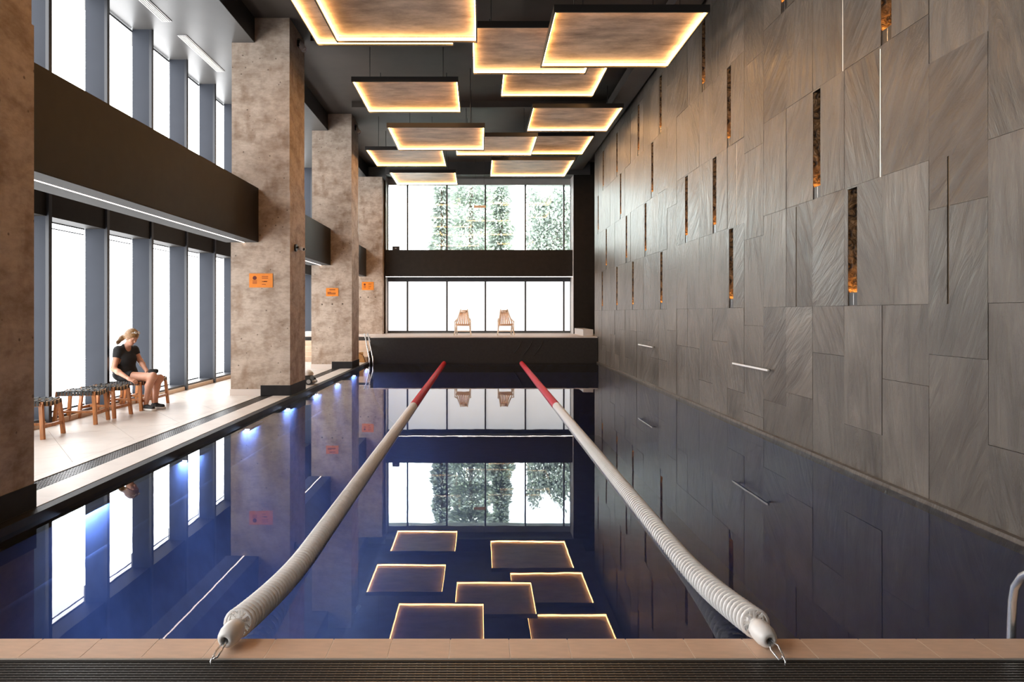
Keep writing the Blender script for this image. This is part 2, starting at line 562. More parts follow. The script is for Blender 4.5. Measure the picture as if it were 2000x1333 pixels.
# strip tiles beside the side grate, side coping and near coping
me_s = B(0.001, 0.128, 0.0015, 0.5985, -0.006, 0).mesh('edge_tile', 'cream_tile')
me_c = B(0.001, 0.318, 0.0015, 0.5985, -0.006, 0).mesh('coping_tile', 'cream_tile')
for k in range(31):
    y = 3.3 + k * 0.6
    link('edge_tile', me_s, FLOOR, (-4.178, y, ZF))
    link('coping_tile', me_c, FLOOR, (-3.82, y, ZF))
me_n = MB().box(0.0022, 0.2714, 0, 0.180, -0.001, 0).mesh('coping_tile', 'coping')
for k in range(-11, 18):
    link('coping_tile', me_n, FLOOR, (-0.6845 + k * 0.2736, 3.03, ZF))

# black edging along the left side and at the near lip
tag(B(XP - 0.10, XP, YN - 0.02, YE, -0.10, ZF - 0.004).build('trim_1', 'black_trim'),
    'black edging strip between side coping and water', 'trim', kind='structure')
tag(B(XP - 0.10, XW, YN - 0.012, YN, -0.10, ZF - 0.012).build('trim_2', 'black_trim'),
    'thin black lip under the near coping', 'trim', kind='structure')
tag(MB().box(XW - 0.055, XW + 0.03, YN, 22.5, -0.06, 0.035).build('trim_3', 'slate'),
    'narrow stone ledge at the foot of the slate wall', 'trim', kind='structure')


def grate(name, x0, x1, y0, y1, along, label):
    t = thing(name, label, 'grate', ((x0 + x1) / 2, (y0 + y1) / 2, ZF - 0.07))
    hx, hy = (x1 - x0) / 2 - 0.004, (y1 - y0) / 2 - 0.004
    fr = MB()
    fr.box(-hx, hx, -hy, -hy + 0.008, 0, 0.066).box(-hx, hx, hy - 0.008, hy, 0, 0.066)
    fr.box(-hx, -hx + 0.008, -hy, hy, 0, 0.066).box(hx - 0.008, hx, -hy, hy, 0, 0.066)
    fr.build('grate_frame', 'black_metal', t)
    b = MB()
    if along == 'x':                  # long bars along x with cross ribs
        n = int(2 * hy / 0.021)
        for k in range(n + 1):
            y = -hy + 0.008 + k * (2 * hy - 0.016) / n
            b.box(-hx, hx, y - 0.0045, y + 0.0045, 0.035, 0.064)
        m = int(2 * hx / 0.034)
        for k in range(m + 1):
            x = -hx + k * 2 * hx / m
            b.box(x - 0.003, x + 0.003, -hy, hy, 0.03, 0.0595)
    else:
        n = int(2 * hy / 0.052)
        for k in range(n + 1):
            y = -hy + k * 2 * hy / n
            b.box(-hx, hx, y - 0.009, y + 0.009, 0.03, 0.063)
        for k in range(9):
            x = -hx + 0.008 + k * (2 * hx - 0.016) / 8
            b.box(x - 0.004, x + 0.004, -hy, hy, 0.035, 0.064)
    g = b.build('grate_bars', 'grate_plastic', t)
    g['kind'] = 'stuff'
    return t


plain('grate_plastic', (0.060, 0.055, 0.050), 0.32)
grate('drain_grate', XP - 0.09, 4.2, 2.61, 3.026, 'x', 'dark slotted drain grate in front of the near coping')
grate('drain_grate', -4.056, -3.824, 3.3, 19.0, 'y', 'dark lattice drain grate running beside the columns')

# ------------------------------------------------------------------ ceiling, walls
c = MB()
c.box(-4.17, 4.4, YB, 26.0, ZC, ZC + 0.3)
c.box(-6.5, -4.17, YB, 26.0, ZS + 0.02, ZC + 0.3)
CEIL = c.build('ceiling', 'ceiling_paint')
tag(CEIL, 'dark brown ceiling high above the pool', 'ceiling', kind='structure')
B(-6.5, -4.172, YB, 26.0, ZS, ZS + 0.02).build('soffit_panel', 'soffit_paint', CEIL)
B(-4.172, -4.165, YB, 26.0, ZS, ZC).build('fascia', 'black_metal', CEIL)
B(-3.42, 4.0, 24.7, 25.6, ZS, ZC).build('soffit_panel', 'soffit_paint', CEIL)
for k, (y, x0, x1, h) in enumerate([(13.3, -3.3, 3.6, 0.16), (17.6, -3.3, 3.6, 0.16), (9.0, -3.3, 3.6, 0.16)]):
    B(x0, x1, y, y + 0.25, ZC - h, ZC).build('ceiling_rib', 'ceiling_paint', CEIL)
B(3.25, 3.70, YB, 24.6, 6.75, 6.99).build('duct', 'ceiling_paint', CEIL)

tag(B(-6.6, 4.4, YB - 0.2, YB, -0.25, ZC + 0.3).build('wall_front', 'soffit_paint'),
    'dark wall behind the near deck', 'wall', kind='structure')

# linear air vents in the left soffit
for y0, lab in ((9.85, 'slim pale air slot in the soffit over the first wide bay'), (12.27, 'slim pale air slot in the soffit ending at the concrete column')):
    t = thing('air_vent', lab, 'vent', (-5.36, y0, ZS), 'linear vents in the soffit')
    B(-0.085, 0.085, 0, 1.85, -0.012, -0.001).build('vent_frame', 'grey_plastic', t)
    for k in range(4):
        B(-0.07 + k * 0.037, -0.052 + k * 0.037, 0.02, 1.83, -0.022, -0.012).build('vent_slat', 'white_plastic', t)

# ------------------------------------------------------------------ left window wall
wl = MB()
wl.box(XGL - 0.35, XGL - 0.02, YB, 26.0, BEAM0, 4.45)           # spandrel
wl.box(XGL - 0.35, XGL - 0.02, YB, 26.0, -0.2, 0.17)
wl.box(XGL - 0.35, XGL - 0.02, YB, 26.0, ZS - 0.02, ZC)
WL = tag(wl.build('wall_left', 'dark_paint'), 'dark window wall with deep vertical fins', 'wall', kind='structure')
B(XGL - 0.02, XFIN - 0.03, YB, 26.0, 0.135, 0.17).build('sill', 'frame_metal', WL)
B(XGL - 0.02, XFIN + 0.01, YB, 26.0, ZF, 0.135).build('plinth', 'step_stone', WL)
B(XGL - 0.02, XFIN + 0.012, YB, 26.0, BEAM0, 4.45).build('header_board', 'dark_paint', WL)
FIN0, FINP = 9.197, 1.437
me_fin = MB().box(-0.30, 0, -0.03, 0.03, 0, BEAM0 - 0.17).box(-0.30, 0, -0.03, 0.03, 4.45 - 0.17, 6.43).mesh('fin', 'fin_metal')
me_cap = MB().box(0.0, 0.045, -0.036, 0.036, -0.1, 6.43).mesh('fin_cap', 'cap_metal')
me_l = B(-0.01, 0, 0, FINP - 0.06, 0.17, BEAM0).mesh('pane', 'pane_daylight')
me_u = B(-0.01, 0, 0, FINP - 0.06, 4.45, ZS - 0.02).mesh('pane', 'pane_daylight')
fl = MB()
fl.box(-0.012, 0.012, 0, FINP - 0.06, 2.80, 2.815).box(-0.012, 0.012, 0, FINP - 0.06, 0.17, 0.19)
fl.box(-0.012, 0.012, 0, FINP - 0.06, 2.885, BEAM0)
me_fl = fl.mesh('window_frame', 'frame_metal')
fu = MB()
fu.box(-0.012, 0.012, 0, FINP - 0.06, 4.45, 4.48).box(-0.012, 0.012, 0, FINP - 0.06, ZS - 0.05, ZS - 0.02)
me_fu = fu.mesh('window_frame', 'frame_metal')
nwin = 0
for k in range(-8, 12):
    y = FIN0 + k * FINP
    f = link('fin', me_fin, WL, (XFIN, y, 0.17))
    link('fin_cap', me_cap, f, (0, 0, 0))
    if y + FINP < 26.0:
        for me_p, me_f, what in ((me_l, me_fl, 'tall white frosted daylight window between fins at deck level'),
                                 (me_u, me_fu, 'white frosted daylight window between fins above the beams')):
            nwin += 1
            w = link('window_%d' % nwin, me_f, None, (XGL, y + 0.03, 0))
            tag(w, what, 'window', 'frosted side windows', 'structure')
            link('pane', me_p, w)

# ------------------------------------------------------------------ concrete columns
def column(y0, depth, width, top, label, black=True):
    t = thing('concrete_column', label, 'column', (COLX - width / 2, y0, ZF))
    hw = width / 2
    s = MB()
    s.box(-hw, hw, 0, depth, 0, top - ZF)
    if top > ZS:           # left shoulder stops at the soffit
        s = MB()
        cut = hw - (COLX + 4.172)
        s.box(-hw, cut, 0, depth, 0, ZS - ZF - 0.001)
        s.box(cut, hw, 0, depth, 0, ZC - ZF - 0.001)
    s.build('shaft', 'concrete', t)
    # pour joint: the lower lift stands slightly proud
    j = MB()
    j.box(-hw - 0.012, hw + 0.012, -0.012, depth + 0.012, 0, 3.86 - ZF)
    j.build('lower_lift', 'concrete', t)
    bl = MB()
    bl.box(-0.02 + hw * 0.05, hw + 0.024, -0.024, depth + 0.024, 0, 0.19)
    bl.build('black_skirting', 'black_trim', t)
    ws = MB()
    ws.box(-hw - 0.024, -0.021 + hw * 0.05, -0.024, depth + 0.024, 0, 0.12)
    ws.build('pale_skirting', 'white_skirting', t)
    return t


Y0c, Y1c, Y2c, Y3c = 4.28, 12.63, 18.73, 24.6
column(Y0c, 1.08, 1.07, ZC, 'stained bare concrete column next to the first stool, at the near pool corner')
column(Y1c, 1.07, 1.07, ZC, 'concrete column with a security camera and an orange sign')
column(Y2c, 1.05, 1.085, ZC, 'concrete column with an orange text sign, farther down the deck')
t3 = column(Y3c, 1.0, 0.85, 6.5, 'concrete column beside the far window')
for t_, Yc, pts_ in ((bpy.data.objects['concrete_column.002'], Y2c, ((629, 595), (649, 594.5), (669, 594))), (t3, Y3c, ((704, 581), (719, 581), (733.5, 581)))):
    for px, py in pts_:
        p_ = at(px, py, Yc - 0.013)
        M = Matrix.Translation(p_ - t_.location) @ Matrix.Rotation(math.radians(90), 4, 'X')
        MB().lathe([(0, 0.001), (0.016, 0.001), (0.024, 0.0), (0.024, -0.004)], 10, M, False).build('tie_hole', 'bark', t_)

# ------------------------------------------------------------------ boxed beams with LED line
def beam(y0, y1, label):
    t = thing('boxed_beam', label, 'beam', (-4.39, y0, BEAM0))
    L_ = y1 - y0
    b = MB()
    b.box(-0.30, 0.30, 0, L_, 0.02, BEAM1 - BEAM0)
    b.build('casing', 'dark_paint', t)
    s = MB()
    s.box(-0.30, 0.018, 0, L_, 0, 0.019)
    s.box(0.042, 0.30, 0, L_, 0, 0.019)
    s.build('soffit_plate', 'beam_soffit', t)
    B(0.0185, 0.0415, 0, L_, -0.003, 0.018).build('led_line', 'led_line', t)


beam(Y0c + 1.1, Y1c - 0.015, 'long dark boxed beam with a light line, spanning the bay with the stools')
beam(Y1c + 1.09, Y2c - 0.015, 'dark boxed beam with a light line between the two signed columns')
beam(Y2c + 1.07, Y3c - 0.015, 'dark boxed beam ending at the far concrete column')

# ------------------------------------------------------------------ platform and far window wall
pf = MB()
pf.box(-3.48, XW - 0.02, YE, 22.6, -0.3, ZPLAT - 0.03)
pf.box(-6.2, 4.3, 22.6, 25.9, -0.3, ZPLAT - 0.03)
PLAT = tag(pf.build('platform', 'black_liner'), 'raised platform with a black lined front at the far pool end', 'platform', kind='structure')
MB().box(-3.48, XW - 0.02, YE - 0.01, 22.6, ZPLAT - 0.03, ZPLAT).build('platform_top', 'white_skirting', PLAT)
MB().box(-6.1, 4.2, 22.6, 25.4, ZPLAT - 0.03, ZPLAT).build('platform_top', 'white_skirting', PLAT)
wr = random.Random(5)
fold = MB()          # the black liner's creases
for k in range(3):
    x = 1.35 + 0.34 * k
    fold.tube([(x, YE - 0.004, ZPLAT - 0.12), (x - 0.10, YE - 0.008, 0.52), (x - 0.32, YE - 0.003, 0.22)], [0.006, 0.014, 0.004], 6)
fold.build('liner_fold', 'black_liner', PLAT)

wb = MB()
wb.box(-6.5, -3.44, YG + 0.05, YG + 0.35, -0.2, ZC)
wb.box(-3.44, 3.42, YG + 0.05, YG + 0.35, -0.2, ZPLAT + 0.06)
wb.box(-3.44, 3.42, YG + 0.02, YG + 0.35, BEAM0, BEAM1)
wb.box(-3.44, 3.42, YG - 0.02, YG + 0.35, 6.37, ZC)
wb.box(3.42, 4.6, YG + 0.05, YG + 0.35, -0.2, ZC)
WB = tag(wb.build('wall_back', 'head_panel'), 'far end wall around the big windows', 'wall', kind='structure')
B(3.40, 4.4, 24.75, YG + 0.04, ZPLAT, ZC).build('dark_pier', 'dark_paint', WB)
for k, (z0, z1, x0) in enumerate([(0.9, 2.0, 3.42), (2.0, 3.2, 3.62), (3.2, 4.4, 3.80), (4.4, 5.6, 3.5)]):
    B(x0, x0 + 0.6, 24.735, 24.75, z0 + 0.004, z1 - 0.004).build('pier_tile', 'pier_tile_mat' if 'pier_tile_mat' in MATS else 'dark_paint', WB)
B(3.392, 3.400, 24.74, YG, ZPLAT, 6.6).build('pier_reveal', 'side_reveal', WB)  # pale strip paints in the window's reflection on the pier's side face
B(-3.45, -3.44, 25.0, YG + 0.04, ZPLAT, 6.6).build('pier_reveal', 'side_reveal', WB)
tag(B(3.43, 3.76, 22.62, 24.7, ZPLAT, 1.04).build('low_wall', 'side_reveal'), 'low pale wall in front of the dark pier by the slate wall', 'wall', kind='structure')

t = thing('boxed_beam', 'dark boxed beam crossing the far window wall', 'beam', (0, 24.9, BEAM0))
B(-3.43, 3.385, 0, 0.55, 0.02, 0.99).build('casing', 'dark_paint', t)
B(-3.43, 3.385, 0.0, 0.02, 0.0, 0.018).build('led_line', 'led_line_soft' if 'led_line_soft' in MATS else 'led_line', t)
B(-3.43, 3.385, 0.022, 0.55, 0, 0.019).build('soffit_plate', 'beam_soffit', t)

mull = [(px - VPX) * YG / FPX for px in (796, 873, 948, 1026, 1101)]
edges = [-3.44] + mull + [3.40]
for row, (z0, z1) in enumerate(((ZPLAT + 0.06, BEAM0), (BEAM1, 6.37))):
    for a, b in zip(edges[:-1], edges[1:]):
        nwin += 1
        w = MB()
        w.box(-(b - a) / 2, -(b - a) / 2 + 0.028, -0.05, 0.05, z0, z1)
        w.box((b - a) / 2 - 0.028, (b - a) / 2, -0.05, 0.05, z0, z1)
        w.box(-(b - a) / 2, (b - a) / 2, -0.03, 0.05, z0, z0 + 0.03)
        if row == 0:
            w.box(-(b - a) / 2, (b - a) / 2, -0.03, 0.05, z1 - 0.14, z1)
        o = w.build('window_%d' % nwin, 'frame_metal', None, ((a + b) / 2, YG, 0))
        tag(o, ('frosted window at the far end behind the lounge chairs', 'clear window at the far end above the dark beam')[row], 'window',
            ('lower far windows', 'upper far windows')[row], 'structure')
        h = (b - a) / 2 - 0.02
        B(-h, h, 0, 0.012, z0 + 0.02, z1 - 0.01).build('pane', ('pane_far', 'clear_glass')[row], o)

# ------------------------------------------------------------------ slate wall with lit slots
wrm = MB()
wrm.box(4.06, 4.4, YB, 22.5, -0.25, ZC)
wrm.box(3.80, 4.06, 22.40, 22.5, -0.25, ZC)
wrm.box(4.3, 4.6, 22.5, 26.0, -0.25, ZC)
WR = tag(wrm.build('wall_right', 'niche_black'), 'tall slate slab wall beside the pool with narrow lit slots', 'wall', kind='structure')
ROWS = [1.67, 2.88, 4.11, 5.34, 6.56]


def yw(px):
    return XW * FPX / (px - VPX)


SLOTS = []          # (y centre, width, z0, z1, kind)
for px, r in ((1176.4, 0), (1204.9, 0), (1236, 0), (1291.5, 0), (1428.3, 0), (1665, 0),
              (1184.2, 1), (1223.6, 1), (1260.7, 1), (1340.6, 1), (1395.7, 1), (1595, 1),
              (1168.5, 2), (1212.4, 2), (1273.9, 2), (1423.8, 2), (1731, 2),
              (1178.2, 3), (1205, 3), (1247, 3), (1290, 3), (1374, 3), (1531, 3)):
    SLOTS.append((yw(px), 0.17, ROWS[r], ROWS[r + 1] - 0.02, 'slot'))
SLITS = []
for px, r, k in ((1718, 1, 'bright'), (1645, 2, 'bright'), (1852, 0, 'brass'), (1555, 0, 'brass'), (1438, 1, 'bright')):
    SLITS.append((yw(px), 0.022, ROWS[r], ROWS[r + 1] - 0.02, k))
HOLES = [(y - w / 2, y + w / 2, z0, z1) for y, w, z0, z1, k in SLOTS + SLITS]


def sub_rect(rects, hole):
    out = []
    hy0, hy1, hz0, hz1 = hole
    for y0, y1, z0, z1 in rects:
        if hy0 >= y1 or hy1 <= y0 or hz0 >= z1 or hz1 <= z0:
            out.append((y0, y1, z0, z1)); continue
        a, b = max(y0, hy0), min(y1, hy1)
        if y0 < a: out.append((y0, a, z0, z1))
        if b < y1: out.append((b, y1, z0, z1))
        if z0 < hz0: out.append((a, b, z0, hz0))
        if hz1 < z1: out.append((a, b, hz1, z1))
    return out


rr = random.Random(21)
PITCH = 0.667
for k in range(-6, 27):
    y0, y1 = 5.06 + k * PITCH, 5.06 + (k + 1) * PITCH
    y1 = min(y1, 22.40)
    if y0 >= 22.35:
        continue
    has = any(h[0] < y1 and h[1] > y0 and (h[1] - h[0]) > 0.1 for h in HOLES)
    if has or rr.random() < 0.35:
        zs = [0.03] + [rr.choice([0.45, 0.62, 0.98, 1.15])] + ROWS + [ZC - 0.002]
    else:
        off = rr.choice([-0.42, -0.25, 0.2, 0.35, -0.62])
        zs = [0.03] + [z + off for z in [0.45] + ROWS if 0.15 < z + off < 6.9] + [ZC - 0.002]
    for z0, z1 in zip(zs[:-1], zs[1:]):
        rects = [(y0 + 0.0015, y1 - 0.0015, z0 + 0.0015, z1 - 0.0015)]
        for h in HOLES:
            rects = sub_rect(rects, h)
        if not rects:
            continue
        cyy, czz = (y0 + y1) / 2, (z0 + z1) / 2
        d = rr.uniform(-0.002, 0.003)
        tl, tu = rr.uniform(-0.002, 0.002), rr.uniform(-0.002, 0.002)
        s = MB()
        for a, b, p, q in rects:
            def fx(y, z):
                return -d + tl * (y - cyy) / PITCH + tu * (z - czz)
            vs = [(fx(a, p), a - cyy, p - czz), (fx(b, p), b - cyy, p - czz), (fx(b, q), b - cyy, q - czz), (fx(a, q), a - cyy, q - czz),
                  (0.03, a - cyy, p - czz), (0.03, b - cyy, p - czz), (0.03, b - cyy, q - czz), (0.03, a - cyy, q - czz)]
            s.add(vs, [(0, 3, 2, 1), (4, 5, 6, 7), (0, 1, 5, 4), (1, 2, 6, 5), (2, 3, 7, 6), (3, 0, 4, 7)])
        s.build('slab', 'slate', WR, (XW, cyy, czz))

for y, w, z0, z1, kind in SLOTS:
    H = z1 - z0
    n = MB()            # shallow rough-hewn recess, open at the front
    D_ = 0.11
    nz = 20
    prof = [(0.004, -w / 2), (0.05, -w / 2), (D_, -w / 2 + 0.01), (D_, 0), (D_, w / 2 - 0.01), (0.05, w / 2), (0.004, w / 2)]
    m_ = len(prof)
    vs = []
    for q in range(nz):
        for e_, (xx, yy) in enumerate(prof):
            jx = rr.uniform(-0.016, 0.016) if 0 < e_ < m_ - 1 else 0
            jy = rr.uniform(0.0, 0.012) if 0 < e_ < m_ - 1 else 0
            vs.append((xx + jx, yy * (1 - jy / (w / 2)), H * q / (nz - 1)))
    fs = [(q * m_ + e_, (q + 1) * m_ + e_, (q + 1) * m_ + e_ + 1, q * m_ + e_ + 1) for q in range(nz - 1) for e_ in range(m_ - 1)]
    n.add(vs, fs)
    no = n.build('niche', 'rough_rock', WR, (XW, y, z0))
    cap_ = MB()
    cap_.box(0.004, D_ + 0.02, -w / 2, w / 2, -0.012, 0.0).box(0.004, D_ + 0.02, -w / 2, w / 2, H, H + 0.012)
    cap_.build('niche_end', 'niche_black', no)
    B(0.008, 0.022, -w / 2 + 0.002, w / 2 - 0.002, 0.001, 0.135).build('lamp_shield', 'black_metal', no)
    B(0.006, 0.010, -0.012, -0.004, 0.01, 0.125).build('shield_seam', 'steel', no)
    B(0.03, 0.085, -w / 2 + 0.03, w / 2 - 0.03, 0.09, 0.10).build('uplight', 'niche_lamp', no)
for y, w, z0, z1, kind in SLITS:
    B(0.008, 0.03, -w / 2 + 0.001, w / 2 - 0.001, 0, z1 - z0).build('slit_strip', 'slit_glow' if kind == 'bright' else 'brass_trim', WR, (XW, y, z0))

# grab bars
for (y0, y1, lab) in ((8.74, 9.97, 'long steel grab bar on the slate wall'), (14.6, 15.9, 'steel grab bar on the slate wall nearer the platform')):
    t = thing('grab_bar', lab, 'bar', (XW, (y0 + y1) / 2, 0.86))
    L2 = (y1 - y0) / 2
    MB().box(-0.085, -0.06, -L2, L2, -0.012, 0.012).build('rail', 'white_plastic', t)  # white colour stands in for the bright reflection on the steel
    for s in (-1, 1):
        MB().tube([(-0.065, s * (L2 - 0.12), 0), (0.004, s * (L2 - 0.12), 0)], 0.009, 8).build('bracket', 'steel', t)

# ------------------------------------------------------------------ light panels
def light_panel(x0, y0, size, z, label='large square light panel hung flat, its dark rim lined with glowing warm strips', seed=0):
    t = thing('light_panel', label, 'light panel', (x0 + size / 2, y0 + size / 2, z), 'square light panels under the ceiling')
    h = size / 2
    th = 0.022
    f = MB()
    f.box(-h, h, -h, -h + th, 0, 0.105).box(-h, h, h - th, h, 0, 0.105)
    f.box(-h, -h + th, -h + th, h - th, 0, 0.105).box(h - th, h, -h + th, h - th, 0, 0.105)
    f.build('frame', 'black_metal', t)
    B(-h + th, h - th, -h + th, h - th, 0.082, 0.10).build('plate', 'panel_plate', t)
    a, b_ = h - th, h - th - 0.014
    for q in ((-a, a, -a, -b_), (-a, a, b_, a), (-a, -b_, -b_, b_), (b_, a, -b_, b_)):
        B(q[0], q[1], q[2], q[3], 0.030, 0.066).build('led_strip', 'led_warm', t)
    for sx in (-0.7, 0.7):
        for sy in (-0.7, 0.7):
            gx, gy = x0 + h + sx * h, y0 + h + sy * h
            if any(p_[3] > z + 0.02 and p_[0] - 0.03 < gx < p_[0] + p_[2] + 0.03 and p_[1] - 0.03 < gy < p_[1] + p_[2] + 0.03 for p_ in PANELS):
                continue
            MB().tube([(sx * h, sy * h, 0.1), (sx * h, sy * h, ZC - z)], 0.007, 6).build('rod', 'black_metal', t)
    return t


def panel_far(xl, yfar_px, Z, size):
    """panel from the pixel of its far edge: left x, y, and its height Z above the eye"""
    k = Z / (VPY - yfar_px)
    yf = FPX * k
    return (xl - VPX) * k, yf - size, size, EYE + Z


LP = 'square light panel, glowing rim, '
PANELS, PLAB = [], []
for a, lab in (((776, 362, 4.52, 2.15), 'first from the far window on the column side'),
               ((957, 346, 4.72, 2.60), 'first from the far window on the slate wall side'),
               ((736, 326, 4.45, 2.13), 'second from the far window on the column side'),
               ((891, 305, 4.48, 2.15), 'over the pool middle, its side touching the next panel'),
               ((995, 303, 4.97, 2.30), 'half hidden behind the panel over the pool middle'),
               ((778, 295, 4.05, 2.15), 'hung low, third from the far window'),
               ((1028, 258, 4.83, 2.15), 'whole and unobstructed, beside the slate wall'),
               ((720, 221, 4.64, 2.15), 'fourth from the far window on the column side'),
               ((977, 190, 5.00, 2.15), 'hung high, two lower panels covering part of it'),
               ((923, 146, 4.54, 2.15), 'its corner behind the low panel at the slate wall'),
               ((1055, 133, 4.14, 2.15), 'the lowest one along the slate wall'),
               ((658, 84, 4.13, 2.15), 'hung low just under a higher larger panel'),
               ((620, 90, 4.72, 2.42), 'the larger one hung just above a lower panel')):
    PANELS.append(panel_far(*a)); PLAB.append(LP + lab)
# unseen panels, added out of view to light the near deck
for q in ((-3.0, 5.4, 2.15, 6.05), (-2.0, 2.4, 2.15, 5.9)):
    PANELS.append(q); PLAB.append(LP + 'an unseen one added to light the near deck')
for q, lab in zip(PANELS, PLAB):
    light_panel(*q, label=lab)

# small hanging bar lamp in front of the far window
t = thing('pendant_bar', 'short pale bar hung on two thin wires before the far window', 'pendant', at(937, 404, 24.3))
B(-0.21, 0.21, -0.02, 0.02, -0.04, 0.04).build('bar', 'chair_wood', t)
for s in (-0.15, 0.15):
    MB().tube([(s, 0, 0.04), (s, 0, ZC - at(937, 404, 24.3).z)], 0.004, 5).build('wire', 'steel', t)

# dark box on the far beam
p = at(773, 489, 24.95)
t = thing('control_box', 'small black box standing on the far dark beam', 'box', (p.x, 25.0, BEAM0 + 0.99))
B(-0.13, 0.13, -0.05, 0.05, 0, 0.14).build('housing', 'black_metal', t)
B(-0.03, 0.03, -0.054, -0.05, 0.05, 0.075).build('indicator', 'grey_plastic', t)

# ------------------------------------------------------------------ underwater lights along the left side
for k in range(9):
    y = 5.95 + 2.08 * k
    if y > YE - 0.3:
        break
    t = thing('underwater_light', 'hooded underwater light under the black edging of the pool', 'lamp', (XP, y, -0.06), 'underwater lights')
    B(-0.002, 0.105, -0.33, 0.33, -0.010, 0.0).build('hood', 'pool_tile', t)
    B(0.097, 0.105, -0.33, 0.33, -0.034, -0.010).build('lip', 'pool_tile', t)
    MB().bar((0.030, 0, -0.014), (0.092, 0, -0.026), 0.60, 0.005).build('lens', 'underwater_lens', t)

# ------------------------------------------------------------------ lane ropes
FR = 0.070
disc = MB()
disc.lathe([(FR - 0.012, -0.0075), (FR - 0.002, -0.0075), (FR, -0.004), (FR, 0.004), (FR - 0.002, 0.0075), (FR - 0.012, 0.0075), (FR - 0.012, -0.0075)], 20)
disc.lathe([(0.016, -0.018), (0.024, -0.018), (0.024, 0.018), (0.016, 0.018), (0.016, -0.018)], 10)
for k in range(8):
    a = 2 * math.pi * k / 8
    disc.bar((0.022 * math.cos(a), 0.022 * math.sin(a), 0), ((FR - 0.008) * math.cos(a), (FR - 0.008) * math.sin(a), 0), 0.011, 0.005, up=(0, 0, 1))
me_dw = disc.mesh('float', 'float_white')
me_dr = me_dw.copy(); me_dr.materials.clear(); me_dr.materials.append(MATS['red_plastic'])


def rope_z(y):
    top = ZF + 0.072
    if y > 4.5:
        return 0.005
    s = (4.5 - y) / (4.5 - 3.2)
    s = max(0.0, min(1.0, s))
    s = s ** 1.7
    return 0.005 + (top - 0.005) * s


def lane_rope(x, xf, label, hook_dx):
    t = thing('lane_rope', label, 'lane rope', (x, YN, 0), 'lane ropes across the pool')

    def px_(y):
        return (xf - x) * (y - 3.2) / (YE - 3.2)
    pts = [Vector((px_(y), y - YN, rope_z(y))) for y in [3.16 + 0.07 * i for i in range(17)] + [4.4 + 0.9 * i for i in range(19)] + [YE - 0.12]]
    MB().tube(pts, 0.012, 6).build('core_rope', 'rope_core', t)
    y, n, rest_w = 3.225, 0, MB()
    while y < YE - 0.25:
        red = y > 11.6
        p0 = Vector((px_(y), y - YN, rope_z(y)))
        p1 = Vector((px_(y + 0.01), y + 0.01 - YN, rope_z(y + 0.01)))
        q = (p1 - p0).to_track_quat('Z', 'Y')
        if n < 300:
            o = link('float', me_dr if red else me_dw, t, p0)
            o.rotation_mode = 'QUATERNION'; o.rotation_quaternion = q
        else:
            rest_w.lathe([(0.024, -0.01), (FR, -0.009), (FR, 0.009), (0.024, 0.01)], 12, Matrix.Translation(p0) @ q.to_matrix().to_4x4())
        n += 1
        y += 0.046
    if rest_w.v:
        o = rest_w.build('far_floats', 'red_plastic', t); o['kind'] = 'stuff'
    # rounded end plug, eye hook and swivel
    p0 = Vector((px_(3.24), 3.195 - YN, rope_z(3.2) - 0.012)); p1 = Vector((px_(3.10) + 0.012 * hook_dx, 3.05 - YN, ZF + 0.051))
    M = Matrix.Translation(p0) @ (p1 - p0).to_track_quat('Z', 'Y').to_matrix().to_4x4()
    MB().lathe([(0.025, -0.02), (0.044, 0.0), (0.050, 0.03), (0.050, 0.07), (0.044, 0.098), (0.032, 0.116), (0.018, 0.120), (0.015, 0.09)], 20, M).build('end_plug', 'white_plastic', t)
    e = M @ Vector((0, 0, 0.10))
    hx = hook_dx
    a = e
    lk = MB()
    tip = Vector((e.x + 0.018 * hx, 3.0 - YN, ZF + 0.014))
    mid = (a + tip) / 2
    side = Vector((0.017, 0.004, 0.006))
    lk.tube([a, mid + side + Vector((0, 0, 0.006)), tip + side * 0.7, tip, tip - side * 0.7, mid - side, a], 0.0042, 6, closed=False)
    lk.build('snap_hook', 'steel', t)
    e2 = MB()
    e2.tube([tip + Vector((0, 0, 0.012)), tip + Vector((0.004 * hx, -0.012, 0.010)), tip + Vector((0.006 * hx, -0.026, 0.0)), tip + Vector((0.003 * hx, -0.03, -0.016))], 0.004, 6)
    e2.build('deck_eye', 'steel', t)
    # far end: wall hook
    MB().tube([(px_(YE - 0.2), YE - 0.25 - YN, rope_z(9)), (px_(YE), YE - YN + 0.01, 0.07)], 0.012, 6).build('wall_hook', 'steel', t)
    return t


lane_rope(-1.14, -1.123, 'white and red disc lane rope on the side of the concrete columns', -1)
lane_rope(1.30, 1.319, 'white and red disc lane rope on the side of the slate wall', 1)

# ------------------------------------------------------------------ ladder rail at the near right corner
t = thing('pool_ladder', 'curved stainless steel ladder rail at the near edge', 'ladder', (2.585, 3.28, 0))
for dx in (0.0, 0.55):
    pts = [(dx, 0.04, -0.9), (dx, 0.04, 0.0), (dx, 0.035, 0.12)]
    for a in range(0, 181, 20):
        r = math.radians(a)
        pts.append((dx, -0.22 + 0.25 * math.cos(r), 0.20 + 0.22 * math.sin(r)))
    pts += [(dx, -0.47, 0.14), (dx, -0.47, ZF + 0.002)]
    pts = [(x, y - (0.0), z) for x, y, z in pts]
    MB().tube(pts, 0.019, 10).build('rail', 'steel', t)
for z in (-0.25, -0.55, -0.85):
    B(0.0, 0.55, 0.02, 0.09, z, z + 0.02).build('rung', 'steel', t)

